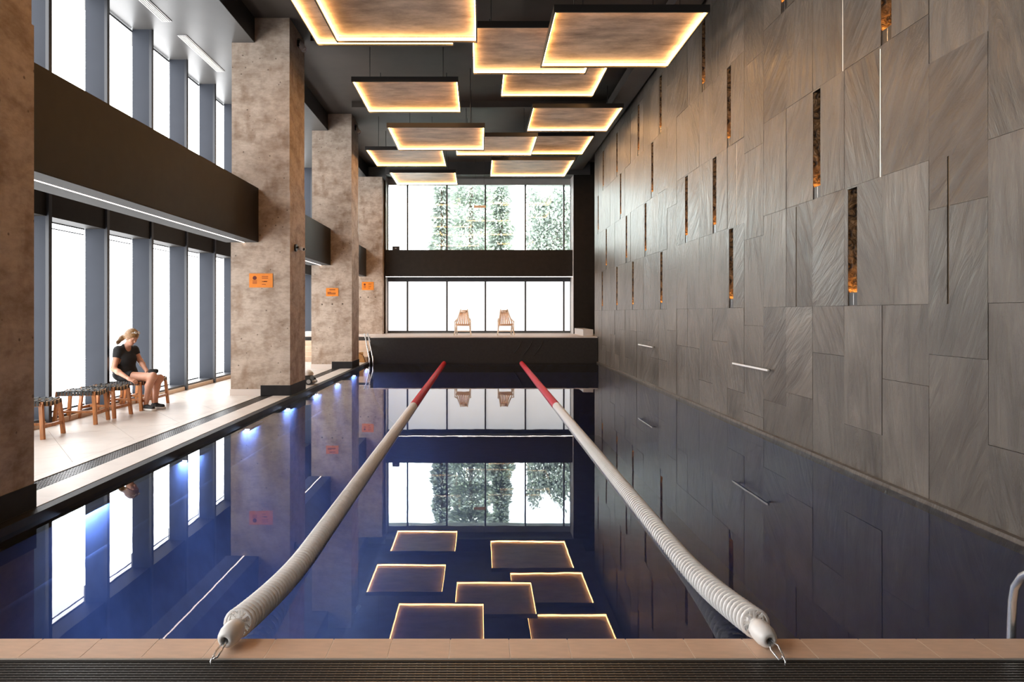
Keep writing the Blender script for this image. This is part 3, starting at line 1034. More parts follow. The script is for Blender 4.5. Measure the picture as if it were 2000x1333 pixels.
# ------------------------------------------------------------------ steps and handrail at the far left
t = thing('stone_steps', 'pale beige steps climbing to the platform beside the columns', 'steps', (-4.85, 21.3, ZF))
for i in range(4):
    B(-0.91, 1.34, 0.3 * i, 1.3, 0.153 * i, 0.153 * (i + 1)).build('step', 'step_stone', t)
tl = thing('folded_towel', 'folded white towels on the top of the steps', 'towel', (-5.60, 22.75, ZPLAT))
for i in range(3):
    B(-0.2, 0.2, -0.13, 0.13, 0.05 * i, 0.05 * i + 0.046).build('towel_fold', 'white_plastic', tl)
t = thing('bottle', 'small black bottle beside the folded white towels', 'bottle', (-5.30, 22.75, ZPLAT))
MB().lathe([(0, 0), (0.04, 0), (0.04, 0.14), (0.018, 0.18), (0.018, 0.21), (0, 0.21)], 12).build('body', 'black_metal', t)
MB().lathe([(0.0205, 0.195), (0.0205, 0.222), (0, 0.222)], 10).build('cap', 'black_metal', t)

t = thing('wooden_block', 'orange brown wooden block at the foot of the steps', 'block', (-3.66, 21.1, ZF))
b = MB(); b.add([(-0.13, -0.1, 0), (0.13, -0.1, 0), (0.13, 0.1, 0), (-0.13, 0.1, 0), (-0.10, -0.08, 0.3), (0.06, -0.08, 0.2), (0.06, 0.08, 0.2), (-0.10, 0.08, 0.3)],
                [(0, 3, 2, 1), (4, 5, 6, 7), (0, 1, 5, 4), (1, 2, 6, 5), (2, 3, 7, 6), (3, 0, 4, 7)])
b.build('wedge_body', 'brown_wood', t)
B(-0.06, 0.06, -0.012, 0.012, 0.22, 0.31).build('grip', 'brown_wood', t)

t = thing('handrail', 'twin steel handrail sloping from the platform into the water', 'handrail', (-3.42, 20.9, 0))
for dx in (0.0, 0.11):
    MB().tube([(-0.40 + dx, 1.72, ZPLAT), (-0.40 + dx, 1.66, 0.90), (-0.36 + dx, 1.5, 0.91), (0.02 + dx, 0.05, 0.24), (0.04 + dx, 0.0, 0.19), (0.04 + dx, 0.0, 0.1), (0.04 + dx, 0.0, -0.5)], 0.02, 8).build('rail', 'steel', t)

# ------------------------------------------------------------------ pool robot
t = thing('pool_robot', 'black and white pool cleaning robot on the coping behind the column', 'robot', (-3.70, 14.62, ZF))
rb = MB()
rb.add([(-0.2, -0.17, 0.05), (0.14, -0.17, 0.05), (0.14, 0.17, 0.05), (-0.2, 0.17, 0.05), (-0.16, -0.14, 0.21), (0.10, -0.14, 0.18), (0.10, 0.14, 0.18), (-0.16, 0.14, 0.21)],
       [(0, 3, 2, 1), (4, 5, 6, 7), (0, 1, 5, 4), (1, 2, 6, 5), (2, 3, 7, 6), (3, 0, 4, 7)])
rb.build('chassis', 'black_metal', t)
sh = MB()
sh.lathe([(0.145, 0.20), (0.14, 0.24), (0.11, 0.285), (0.06, 0.31), (0, 0.318)], 16)
sh.build('shell', 'white_plastic', t)
for sx in (-0.13, 0.08):
    for sy in (-1, 1):
        M = Matrix.Translation((sx, sy * 0.17, 0.075)) @ Matrix.Rotation(math.radians(90), 4, 'X')
        w = MB().lathe([(0, -0.02), (0.074, -0.02), (0.074, 0.02), (0, 0.02)], 16, M, smooth=False).build('wheel', 'strap', t)
        MB().lathe([(0, -0.023), (0.045, -0.023), (0.045, 0.023), (0, 0.023)], 14, M, smooth=False).build('hub', 'grey_plastic', w)
M = Matrix.Translation((0.155, 0, 0.055)) @ Matrix.Rotation(math.radians(90), 4, 'X')
MB().lathe([(0, -0.14), (0.035, -0.14), (0.035, 0.14), (0, 0.14)], 12, M).build('brush', 'grey_plastic', t)

# ------------------------------------------------------------------ signs, cameras, fixtures on the columns
def sign(px0, px1, py0, py1, Y, label, layout):
    a, b = at(px0, py1, Y), at(px1, py0, Y)
    w, h = b.x - a.x, b.z - a.z
    t = thing('wall_sign', label, 'sign', (a.x, Y - 0.004, a.z), 'orange signs on the columns')
    B(0, w, -0.005, 0.003, 0, h).build('board', 'sign_orange', t)

    def strip(u0, u1, v0, v1, m='sign_print_soft', name='text_line'):
        B(u0 * w, u1 * w, -0.0065, -0.005, v0 * h, v1 * h).build(name, m, t)
    if layout in (1, 3):
        M = Matrix.Translation((0.235 * w, -0.0045, 0.68 * h)) @ Matrix.Rotation(math.radians(90), 4, 'X')
        MB().lathe([(0, 0.0025), (0.085 * w, 0.0025), (0.085 * w, 0.0), (0, 0.0)], 24, M, False).build('round_symbol', 'sign_print', t)
        for v in (0.45, 0.36, 0.27):
            strip(0.145, 0.33, v, v + 0.055)
        for v, u1 in ((0.75, 0.80), (0.63, 0.80), (0.40, 0.77), (0.20, 0.70)):
            strip(0.54, u1, v, v + 0.055)
        strip(0.62, 0.75, 0.395, 0.46, 'sign_print')
    else:
        strip(0.27, 0.75, 0.76, 0.84, 'sign_print')
        for v, u1 in ((0.44, 0.42), (0.35, 0.78), (0.25, 0.78)):
            strip(0.12, u1, v, v + 0.06, 'sign_print')


sign(487, 533, 534.5, 562, Y1c - 0.012, 'orange sign with a dark round symbol on the column with the camera', 1)
sign(637, 661, 563, 579, Y2c - 0.012, 'orange sign with text lines only on the middle column', 2)
sign(707, 730, 551, 567, Y3c - 0.012, 'orange sign with a round symbol on the column beside the far window', 3)

t = thing('security_camera', 'black and white bullet security camera on the concrete column', 'camera', (COLX + 0.012, 12.95, 2.83))
MB().lathe([(0, 0), (0.07, 0), (0.07, 0.035), (0, 0.035)], 14, Matrix.Rotation(math.radians(90), 4, 'Y'), False).build('mount', 'black_metal', t)
MB().tube([(0.03, 0, 0), (0.07, -0.03, 0.01), (0.09, -0.05, 0.0)], 0.016, 8).build('arm', 'black_metal', t)
d = Vector((0.75, -0.62, -0.22)).normalized()
M = Matrix.Translation((0.075, 0.0, 0.0)) @ d.to_track_quat('Z', 'Y').to_matrix().to_4x4()
MB().lathe([(0, 0), (0.036, 0), (0.036, 0.17), (0.030, 0.17), (0.030, 0.155), (0, 0.155)], 14, M).build('body', 'white_plastic', t)
MB().lathe([(0, 0.158), (0.028, 0.158)], 12, M).build('lens', 'black_metal', t)
for yy, lab in ((12.95, 'small white spotlight high on the column with the camera'), (19.0, 'small white spotlight high on the middle column')):
    t = thing('spotlight', lab, 'lamp', (COLX, yy + 0.25, 6.80))
    B(-0.003, 0.05, -0.05, 0.05, -0.06, 0.06).build('bracket', 'black_metal', t)
    M = Matrix.Translation((0.06, 0, -0.02)) @ Vector((0.55, -0.25, -0.8)).normalized().to_track_quat('Z', 'Y').to_matrix().to_4x4()
    MB().lathe([(0, -0.12), (0.055, -0.12), (0.055, 0.14), (0.045, 0.14), (0.045, 0.12), (0, 0.12)], 14, M).build('can', 'white_plastic', t)

# ------------------------------------------------------------------ stools
def make_stool():
    t = thing('stool', 'x', 'stool')
    hx, hy, H = 0.235, 0.205, 0.45
    for sx in (-1, 1):
        # dished end rails
        r = MB()
        n = 8
        for i in range(n):
            a, b_ = -hy + 2 * hy * i / n, -hy + 2 * hy * (i + 1) / n
            za, zb = H - 0.025 * (1 - (a / hy) ** 2) - 0.02, H - 0.025 * (1 - (b_ / hy) ** 2) - 0.02
            r.bar((sx * hx, a, za), (sx * hx, b_, zb), 0.04, 0.045)
        r.build('seat_rail', 'wood', t)
    for sy in (-1, 1):
        B(-hx, hx, sy * hy - 0.016, sy * hy + 0.016, H - 0.055, H - 0.018).build('seat_rail', 'wood', t)
    for sx in (-1, 1):
        for sy in (-1, 1):
            MB().bar((sx * (hx + 0.03), sy * (hy + 0.012), 0.0), (sx * (hx - 0.005), sy * (hy - 0.012), H - 0.03), 0.042, 0.042, up=(0, 1, 0)).build('leg', 'wood', t)
    for sx in (-1, 1):
        B(sx * (hx + 0.018) - 0.014, sx * (hx + 0.018) + 0.014, -hy, hy, 0.13, 0.17).build('stretcher', 'wood', t)
    B(-hx, hx, -0.016, 0.016, 0.135, 0.165).build('stretcher', 'wood', t)
    # woven straps
    for i in range(11):
        x = -hx + 0.03 + i * (2 * hx - 0.06) / 10
        s = MB()
        n = 6
        for k in range(n):
            a, b_ = -hy - 0.012 + (2 * hy + 0.024) * k / n, -hy - 0.012 + (2 * hy + 0.024) * (k + 1) / n
            wv = 0.004 * (1 if (i + k) % 2 else -1)
            f = lambda q: H + 0.008 - 0.022 * (1 - min(1, (q / hy) ** 2))
            s.bar((x, a, f(a) + wv), (x, b_, f(b_) + wv), 0.031, 0.006)
        s.box(x - 0.0155, x + 0.0155, -hy - 0.022, -hy - 0.016, H - 0.05, H + 0.01)
        s.box(x - 0.0155, x + 0.0155, hy + 0.016, hy + 0.022, H - 0.05, H + 0.01)
        s.build('seat_strap', 'strap', t)
    for j in range(9):
        y = -hy + 0.035 + j * (2 * hy - 0.07) / 8
        s = MB()
        z = H + 0.004 - 0.022 * (1 - (y / hy) ** 2)
        n = 10
        for k in range(n):
            a, b_ = -hx + 2 * hx * k / n, -hx + 2 * hx * (k + 1) / n
            wv = 0.006 * (-1 if (k + j) % 2 else 1)
            s.bar((a, y, z + wv), (b_, y, z + wv), 0.024, 0.006)
        for sx in (-1, 1):
            s.box(sx * (hx + 0.024) - 0.004, sx * (hx + 0.024) + 0.004, y - 0.012, y + 0.012, z - 0.045, z + 0.008)
        s.build('cross_strap', 'strap_light' if j % 2 else 'strap', t)
    return t


GS = 'woven stools along the side windows'
st0 = make_stool()
empty_lab = 'empty wooden stool with woven black seat'
for i, (y, rz, lab) in enumerate(((8.45, 0.04, empty_lab + ', next to the corner column'), (9.52, 0.14, empty_lab + ', second from the corner column'), (10.12, -0.05, empty_lab + ', third from the corner column'),
                                  (10.86, 0.02, 'wooden stool with woven seat under the sitting woman'),
                                  (11.36, 0.03, 'wooden stool with woven seat hidden behind the sitting woman\'s knees'))):
    s = st0 if i == 0 else copy_tree(st0)
    s.location = (-5.55, y, ZF)
    s.rotation_euler = (0, 0, rz)
    tag(s, lab, 'stool', GS)

# ------------------------------------------------------------------ lounge chairs on the platform
def make_chair():
    t = thing('lounge_chair', 'x', 'chair')
    H = 0.36
    # seat: slats with a rounded front
    for i in range(7):
        x = -0.21 + i * 0.07
        f = -0.28 + 0.9 * x * x
        MB().bar((x, f, H + 0.02), (x * 0.85, 0.16, H - 0.04), 0.060, 0.02).build('seat_slat', 'chair_wood', t)
    MB().bar((-0.24, -0.20, H - 0.01), (0.24, -0.20, H - 0.01), 0.04, 0.03).build('seat_bar', 'chair_wood', t)
    # back: fan of slats
    for i in range(6):
        u = -1 + 2 * i / 5
        MB().bar((u * 0.175, 0.13, H - 0.02), (u * 0.095, 0.50, 0.84), 0.040, 0.018, up=(0, -1, 0.4)).build('back_slat', 'chair_wood', t)
    MB().bar((-0.125, 0.50, 0.80), (0.125, 0.50, 0.80), 0.035, 0.05).build('back_bar', 'chair_wood', t)
    c = MB()
    c.tube([(-0.10, 0.455, 0.81), (-0.04, 0.445, 0.81), (0.04, 0.445, 0.81), (0.10, 0.455, 0.81)], [0.045, 0.055, 0.055, 0.045], 10)
    c.build('head_cushion', 'cushion', t)
    for s in (-1, 1):
        MB().bar((s * 0.29, -0.26, 0.0), (s * 0.215, 0.08, H + 0.03), 0.035, 0.035).build('front_leg', 'chair_frame_paint', t)
        MB().bar((s * 0.24, 0.42, 0.0), (s * 0.22, -0.05, H + 0.02), 0.035, 0.035).build('rear_leg', 'chair_frame_paint', t)
        MB().bar((s * 0.235, -0.10, H), (s * 0.115, 0.53, 0.88), 0.035, 0.03).build('side_rail', 'chair_frame_paint', t)
        MB().bar((s * 0.27, -0.22, 0.45), (s * 0.21, 0.30, 0.56), 0.045, 0.02).build('armrest', 'chair_frame_paint', t)
        MB().bar((s * 0.27, -0.20, 0.16), (s * 0.265, -0.20, 0.45), 0.03, 0.03, up=(0, 1, 0)).build('arm_post', 'chair_frame_paint', t)
    MB().bar((-0.26, -0.15, 0.14), (0.26, -0.15, 0.14), 0.03, 0.03).build('cross_bar', 'chair_frame_paint', t)
    return t


ch0 = make_chair()
CL = 'pale wooden slatted lounge chair on the far platform'
for i, px in enumerate((904.5, 987)):
    s = ch0 if i == 0 else copy_tree(ch0)
    s.location = ((px - VPX) * 23.5 / FPX, 23.5, ZPLAT)
    s.rotation_euler = (0, 0, (-0.04, 0.06)[i])
    tag(s, CL + (', on the column side', ', on the slate wall side')[i], 'chair', 'lounge chairs on the platform')

# ------------------------------------------------------------------ the seated woman
HV = 0.0065


class Field:
    def __init__(self, lo, hi, h=HV):
        self.lo, self.h = np.array(lo, float), h
        self.n = np.ceil((np.array(hi) - self.lo) / h).astype(int) + 1
        self.f = np.full(self.n, 0.5, np.float32)

    def region(self, lo, hi):
        a = np.clip(np.floor((np.array(lo) - self.lo) / self.h).astype(int), 0, self.n - 1)
        b = np.clip(np.ceil((np.array(hi) - self.lo) / self.h).astype(int) + 1, 1, self.n)
        ax = [self.lo[i] + self.h * np.arange(a[i], b[i]) for i in range(3)]
        X, Y, Z = np.meshgrid(*ax, indexing='ij')
        return tuple(slice(a[i], b[i]) for i in range(3)), np.stack([X, Y, Z], -1)

    def union(self, sl, d, k):
        o = self.f[sl]
        if k > 0:
            hh = np.maximum(k - np.abs(o - d), 0) / k
            self.f[sl] = np.minimum(o, d) - hh * hh * k * 0.25
        else:
            self.f[sl] = np.minimum(o, d)

    def cone(self, a, b, ra, rb, k=0.03):
        a, b = np.array(a, float), np.array(b, float)
        m = max(ra, rb) + k + 0.02
        sl, P = self.region(np.minimum(a, b) - m, np.maximum(a, b) + m)
        ab = b - a
        t = np.clip(((P - a) @ ab) / max(ab @ ab, 1e-9), 0, 1)
        d = np.linalg.norm(P - a - t[..., None] * ab, axis=-1) - (ra + (rb - ra) * t)
        self.union(sl, d, k)

    def ell(self, c, r, R=None, k=0.03):
        c, r = np.array(c, float), np.array(r, float)
        m = r.max() + k + 0.02
        sl, P = self.region(c - m, c + m)
        q = P - c
        if R is not None:
            q = q @ np.array(R).T
        d = (np.linalg.norm(q / r, axis=-1) - 1) * r.min()
        self.union(sl, d, k)

    def cut(self, point, normal):
        """remove everything on the side the normal points to"""
        sl, P = self.region(self.lo, self.lo + self.n * self.h)
        d = (P - np.array(point)) @ np.array(normal)
        self.f[sl] = np.maximum(self.f[sl], d)

    def mesh(self, name, mat):
        f = self.f
        s = f < 0
        nx, ny, nz = f.shape
        acc = np.zeros((nx - 1, ny - 1, nz - 1, 3), np.float32)
        cnt = np.zeros((nx - 1, ny - 1, nz - 1), np.float32)
        for ax in range(3):
            o1, o2 = [q for q in range(3) if q != ax]
            for i in (0, 1):
                for j in (0, 1):
                    sa = [slice(0, m - 1) for m in (nx, ny, nz)]
                    sa[o1] = slice(i, f.shape[o1] - 1 + i); sa[o2] = slice(j, f.shape[o2] - 1 + j)
                    sb = list(sa); sb[ax] = slice(1, f.shape[ax])
                    fa, fb = f[tuple(sa)], f[tuple(sb)]
                    ch = (fa < 0) != (fb < 0)
                    t = np.where(ch, fa / np.where(ch, fa - fb, 1), 0)
                    cnt += ch
                    acc[..., ax] += t * ch
                    acc[..., o1] += i * ch
                    acc[..., o2] += j * ch
        act = cnt > 0
        idx = np.full(act.shape, -1, int)
        idx[act] = np.arange(act.sum())
        ijk = np.argwhere(act)
        verts = (ijk + acc[act] / cnt[act][:, None]) * self.h + self.lo
        faces = []
        for ax in range(3):
            o1, o2 = (ax + 1) % 3, (ax + 2) % 3
            sa = [slice(None)] * 3; sb = [slice(None)] * 3
            sa[ax] = slice(0, -1); sb[ax] = slice(1, None)
            ch = s[tuple(sa)] != s[tuple(sb)]
            e = np.argwhere(ch)
            ok = (e[:, o1] > 0) & (e[:, o2] > 0) & (e[:, o1] < f.shape[o1] - 1) & (e[:, o2] < f.shape[o2] - 1)
            e = e[ok]
            ins = s[tuple(sa)][tuple(e.T)]
            def cell(d1, d2):
                q = e.copy(); q[:, o1] -= d1; q[:, o2] -= d2
                return idx[tuple(q.T)]
            quad = np.stack([cell(1, 1), cell(0, 1), cell(0, 0), cell(1, 0)], 1)
            quad[~ins] = quad[~ins][:, ::-1]
            faces.append(quad)
        faces = np.concatenate(faces)
        me = bpy.data.meshes.new(name)
        me.from_pydata(verts.tolist(), [], faces.tolist())
        me.polygons.foreach_set('use_smooth', [True] * len(faces))
        me.materials.append(MATS[mat])
        me.update()
        return me


def A(px, py, Y):
    return np.array(at(px, py, Y))


W = dict(hip=A(245, 733, 10.90), belly=A(243.5, 718, 10.89), chest=A(244, 699, 10.87), neck0=A(248, 679, 10.86), neck1=A(252.5, 669, 10.845),
         head=A(256.5, 659, 10.84), rsh=A(231, 685, 10.745), lsh=A(261.5, 684, 10.98),
         relb=A(222, 721, 10.66), rwr=A(252, 740.5, 10.60), rha=A(262, 744.5, 10.59),
         lelb=A(274.5, 706, 11.01), lwr=A(286, 724, 10.90), lha=A(291, 729, 10.87),
         rhip=A(246, 737, 10.82), rkn=A(298, 736.5, 10.74), ran=A(285, 790, 10.72),
         lhip=A(250, 736, 10.99), lkn=A(311, 740, 10.96), lan=A(303, 786, 10.92))
fT = np.array([0.75, -0.66, 0.0]); lT = np.array([0.66, 0.75, 0.0]); uT = np.array([0.10, -0.02, 1.0]); uT /= np.linalg.norm(uT)
RT = np.stack([fT, lT, uT])
fH = np.array([0.88, -0.30, -0.55]); fH /= np.linalg.norm(fH)
lH = np.cross([0.15, 0.0, 1.0], fH); lH /= np.linalg.norm(lH)
uH = np.cross(fH, lH)
RH = np.stack([fH, lH, uH])
LO, HI = (-6.02, 10.42, 0.06), (-4.88, 11.25, 1.46)


def h3(f_, l_, u_):
    return W['head'] + fH * f_ + lH * l_ + uH * u_


body = Field(LO, HI)
# legs
body.cone(W['rhip'], W['rkn'], 0.090, 0.062, 0.03)
body.cone(W['lhip'], W['lkn'], 0.090, 0.062, 0.03)
for kn, an in (('rkn', 'ran'), ('lkn', 'lan')):
    K, N_ = W[kn], W[an]
    mid = K + (N_ - K) * 0.33
    back = np.array([-0.022, 0, 0])
    body.cone(K, mid + back, 0.058, 0.057, 0.03)
    body.cone(mid + back, N_, 0.057, 0.036, 0.03)
    body.ell(K + np.array([0.012, 0, 0.006]), (0.056, 0.054, 0.058), None, 0.03)
# trunk and pelvis
body.ell(W['hip'] + np.array([-0.01, 0, 0.02]), (0.125, 0.165, 0.09), RT, 0.04)
body.ell(W['belly'], (0.105, 0.135, 0.12), RT, 0.06)
body.ell(W['chest'], (0.105, 0.155, 0.15), RT, 0.06)
body.cone(W['rsh'], W['lsh'], 0.060, 0.060, 0.05)
body.cone(W['neck0'] + np.array([-0.01, 0, 0]), W['neck1'], 0.056, 0.048, 0.04)
# head, jaw, features
body.ell(h3(0, 0, 0.022), (0.092, 0.074, 0.098), RH, 0.02)
body.ell(h3(0.026, 0, -0.040), (0.060, 0.056, 0.078), RH, 0.03)
body.ell(h3(0.062, 0, -0.092), (0.022, 0.026, 0.018), RH, 0.025)          # chin
body.cone(h3(0.086, 0, 0.012), h3(0.103, 0, -0.026), 0.008, 0.013, 0.014)  # nose
body.cone(h3(0.080, -0.035, 0.026), h3(0.080, 0.035, 0.026), 0.010, 0.010, 0.014)  # brow
body.ell(h3(0.081, 0, -0.055), (0.010, 0.022, 0.012), RH, 0.012)          # lips
for s_ in (-1, 1):
    body.ell(h3(-0.004, s_ * 0.076, -0.010), (0.020, 0.009, 0.030), RH, 0.008)  # ears
    body.ell(h3(0.062, s_ * 0.040, -0.028), (0.022, 0.022, 0.020), RH, 0.02)    # cheeks
# arms
for sh_, el, wr_, ha in (('rsh', 'relb', 'rwr', 'rha'), ('lsh', 'lelb', 'lwr', 'lha')):
    body.cone(W[sh_], W[el], 0.052, 0.041, 0.03)
    q = W[el] + (W[wr_] - W[el]) * 0.3
    body.cone(W[el], q, 0.040, 0.041, 0.025)
    body.cone(q, W[wr_], 0.041, 0.026, 0.025)


def hand(wr_, palm_end, normal, thumb_side, curl):
    """palm, four fingers of different length with two bends, thumb from the side of the palm"""
    d = palm_end - wr_
    L_ = np.linalg.norm(d); d = d / L_
    n = normal - d * (normal @ d); n /= np.linalg.norm(n)
    s = np.cross(n, d) * thumb_side
    body.cone(wr_, wr_ + d * 0.03, 0.026, 0.024, 0.02)
    for u in (-0.024, -0.008, 0.008, 0.024):
        body.cone(wr_ + d * 0.02 + s * u * 0.8, wr_ + d * 0.085 + s * u, 0.014, 0.0115, 0.012)
    for u, ln in ((0.026, 0.068), (0.0088, 0.078), (-0.0088, 0.072), (-0.026, 0.056)):
        a = wr_ + d * 0.085 + s * u
        d1 = d * math.cos(curl * 0.4) - n * math.sin(curl * 0.4)
        d2 = d * math.cos(curl) - n * math.sin(curl)
        d3 = d * math.cos(curl * 1.6) - n * math.sin(curl * 1.6)
        b_ = a + d1 * ln * 0.45; c_ = b_ + d2 * ln * 0.32; e_ = c_ + d3 * ln * 0.25
        body.cone(a, b_, 0.0100, 0.0092, 0.006); body.cone(b_, c_, 0.0092, 0.0086, 0.004); body.cone(c_, e_, 0.0086, 0.0078, 0.004)
    a = wr_ + d * 0.03 + s * 0.026
    b_ = a + d * 0.028 + s * 0.024 - n * 0.006
    c_ = b_ + d * 0.030 + s * 0.004 - n * 0.012
    body.cone(a, b_, 0.014, 0.011, 0.012); body.cone(b_, c_, 0.011, 0.0085, 0.005)


hand(W['rwr'], W['rha'], np.array([0.1, -0.55, 0.8]), 1, 0.9)
hand(W['lwr'], W['lha'], np.array([0.35, 0.1, 0.9]), -1, 0.55)

wo = thing('person', 'seated person in a black shirt and shorts with tied hair, looking down beside the windows', 'person', (-5.40, 10.86, ZF))
OFF = -Vector((-5.40, 10.86, ZF))


def wpart(name, me, parent=None):
    o = link(name, me, parent or wo)
    if parent is None:
        o.location = OFF
    return o


wpart('body', body.mesh('body', 'skin'))

shirt = Field(LO, HI)
shirt.ell(W['belly'] + np.array([0, 0, -0.02]), (0.134, 0.168, 0.13), RT, 0.06)
shirt.ell(W['chest'], (0.130, 0.178, 0.165), RT, 0.06)
shirt.ell(W['chest'] + fT * 0.045 + np.array([0, 0, -0.01]), (0.090, 0.135, 0.075), RT, 0.05)
shirt.ell(W['hip'] + np.array([0, 0, 0.04]), (0.138, 0.176, 0.085), RT, 0.06)
shirt.cone(W['rsh'], W['lsh'], 0.072, 0.072, 0.05)
for sh_, el in (('rsh', 'relb'), ('lsh', 'lelb')):
    e_ = W[sh_] + (W[el] - W[sh_]) * 0.34
    shirt.cone(W[sh_], e_, 0.066, 0.062, 0.03)
shirt.cone(W['neck0'] + np.array([-0.02, 0.0, -0.03]), W['neck0'] + np.array([-0.015, 0, 0.012]), 0.075, 0.066, 0.03)
# clean ends: sleeves, neckline, hem
for sh_, el in (('rsh', 'relb'), ('lsh', 'lelb')):
    d = (W[el] - W[sh_]); d /= np.linalg.norm(d)
    pt = W[sh_] + (W[el] - W[sh_]) * 0.40
    sl, P = shirt.region(pt - 0.10, pt + 0.10)
    dd = (P - pt) @ d
    ax = np.linalg.norm(P - pt - dd[..., None] * d, axis=-1)
    shirt.f[sl] = np.where((ax < 0.075) & (dd > 0), np.maximum(shirt.f[sl], dd), shirt.f[sl])
nk = W['neck0'] + fT * 0.055 + np.array([0, 0, 0.02])
sl, P = shirt.region(nk - 0.16, nk + 0.16)
nd = np.linalg.norm((P - nk) @ RT.T / np.array([0.085, 0.052, 0.085]), axis=-1) - 1
shirt.f[sl] = np.maximum(shirt.f[sl], -nd * 0.052)
shirt.cut(W['neck0'] + np.array([0, 0, 0.045]), (0.25, -0.1, 0.96))
wpart('shirt', shirt.mesh('shirt', 'shirt'))

sho = Field(LO, HI)
sho.ell(W['hip'] + np.array([-0.012, 0, 0.0]), (0.142, 0.184, 0.116), RT, 0.05)
for hp, kn in (('rhip', 'rkn'), ('lhip', 'lkn')):
    e_ = W[hp] + (W[kn] - W[hp]) * 0.24
    sho.cone(W[hp], e_, 0.102, 0.097, 0.03)
    d = (W[kn] - W[hp]); d /= np.linalg.norm(d)
    pt = W[hp] + (W[kn] - W[hp]) * 0.27
    sl, P = sho.region(pt - 0.14, pt + 0.14)
    sho.f[sl] = np.maximum(sho.f[sl], (P - pt) @ d)
sho.cut((0, 0, ZF + 0.452), (0, 0, -1))
wpart('shorts', sho.mesh('shorts', 'shorts'))

hair = Field(LO, HI)
hair.ell(h3(-0.012, 0, 0.034), (0.112, 0.094, 0.110), RH, 0.02)
hair.ell(h3(-0.055, 0, -0.005), (0.066, 0.076, 0.076), RH, 0.03)
# keep the face free
fc = h3(0.085, 0, -0.052)
sl, P = hair.region(fc - 0.2, fc + 0.2)
dd = np.linalg.norm(((P - fc) @ RH.T) / np.array([0.085, 0.095, 0.105]), axis=-1) - 1
hair.f[sl] = np.maximum(hair.f[sl], -dd * 0.085)
hair.cone(h3(-0.105, 0, 0.0), A(238, 661, 10.83), 0.028, 0.040, 0.02)
hair.cone(A(238, 661, 10.83), A(230.5, 669, 10.82), 0.040, 0.030, 0.02)
hair.cone(A(230.5, 669, 10.82), A(229, 672.5, 10.82), 0.030, 0.014, 0.02)
ho = wpart('hair', hair.mesh('hair', 'hair'))
tie = MB().tube([h3(-0.122, 0.03 * math.cos(a), 0.0 + 0.03 * math.sin(a)) for a in [2 * math.pi * i / 12 for i in range(12)]], 0.009, 6, closed=True)
tie.build('hair_tie', 'strap', ho)
gl = MB()
for s_ in (-1, 1):
    gl.tube([h3(0.052, s_ * 0.020, 0.118), h3(0.045, s_ * 0.06, 0.105), h3(-0.03, s_ * 0.088, 0.055)], 0.005, 6)
    gl.lathe([(0, 0), (0.024, 0), (0.024, 0.005), (0, 0.005)], 12, Matrix.Translation(h3(0.060, s_ * 0.032, 0.118)) @ Vector(fH * 0.5 + uH * 0.8).to_track_quat('Z', 'Y').to_matrix().to_4x4(), False)
o = gl.build('sunglasses', 'white_plastic', wo, OFF)
ey = MB()
for s_ in (-1, 1):
    ey.lathe([(0, -0.008), (0.007, -0.005), (0.010, 0), (0.007, 0.005), (0, 0.008)], 10, Matrix.Translation(h3(0.0815, s_ * 0.030, 0.008)) @ Matrix(np.array(RH).T.tolist()).to_4x4())
ey.build('eyes', 'eye_dark', wo, OFF)
MB().tube([h3(0.089, -0.020, -0.057), h3(0.0935, 0, -0.055), h3(0.089, 0.020, -0.057)], [0.003, 0.0055, 0.003], 6).build('lips', 'lip', wo, OFF)
for an, toe_px in (('ran', (297, 801, 10.66)), ('lan', (320, 798, 10.86))):
    an_ = W[an]
    toe = A(*toe_px); toe[2] = ZF + 0.038
    heel = an_.copy(); heel[2] = ZF + 0.045
    d = toe - heel; d[2] = 0; d /= np.linalg.norm(d)
    heel = heel - d * 0.045
    toe = heel + d * 0.235
    lo_, hi_ = np.minimum(heel, toe) - 0.09, np.maximum(heel, toe) + 0.09
    lo_[2], hi_[2] = ZF - 0.03, ZF + 0.17
    sf = Field(lo_, hi_, 0.005)
    sf.cone(heel + d * 0.01, heel + d * 0.10, 0.036, 0.040, 0.02)
    sf.cone(heel + d * 0.10, toe - d * 0.035, 0.041, 0.034, 0.02)
    sf.cone(heel + d * 0.015 + np.array([0, 0, 0.01]), heel + d * 0.05 + np.array([0, 0, 0.045]), 0.036, 0.034, 0.02)
    sf.cut((0, 0, ZF + 0.095), (0, 0, 1)); sf.cut((0, 0, ZF + 0.018), (0, 0, -1))
    so = wpart('shoe', sf.mesh('shoe', 'shoe'))
    s2 = Field(lo_, hi_, 0.005)
    hs = heel.copy(); hs[2] = ZF + 0.018; ts_ = toe.copy(); ts_[2] = ZF + 0.018
    s2.cone(hs + d * 0.01, hs + d * 0.10, 0.044, 0.049, 0.02)
    s2.cone(hs + d * 0.10, ts_ - d * 0.03, 0.050, 0.043, 0.02)
    s2.cut((0, 0, ZF + 0.034), (0, 0, 1)); s2.cut((0, 0, ZF + 0.002), (0, 0, -1))
    wpart('sole', s2.mesh('sole', 'white_plastic'), so)

# small black bag on the lap
pb = A(299, 727, 10.87)
bf = Field(pb - 0.2, pb + 0.2, 0.007)
bf.ell(pb + np.array([0, 0, 0.0]), (0.075, 0.062, 0.042), None, 0.02)
bf.cone(pb + np.array([-0.03, -0.02, 0.015]), pb + np.array([0.045, 0.02, 0.02]), 0.032, 0.030, 0.02)
t = thing('handbag', 'small soft black bag on the seated person\'s lap', 'bag', pb)
o = link('pouch', bf.mesh('pouch', 'shorts'), t, -Vector(pb))
MB().tube([pb + np.array(q) for q in ((-0.05, -0.02, 0.02), (-0.02, -0.04, 0.045), (0.02, -0.04, 0.045), (0.05, -0.02, 0.025))], 0.006, 6).build('strap', 'strap', o)

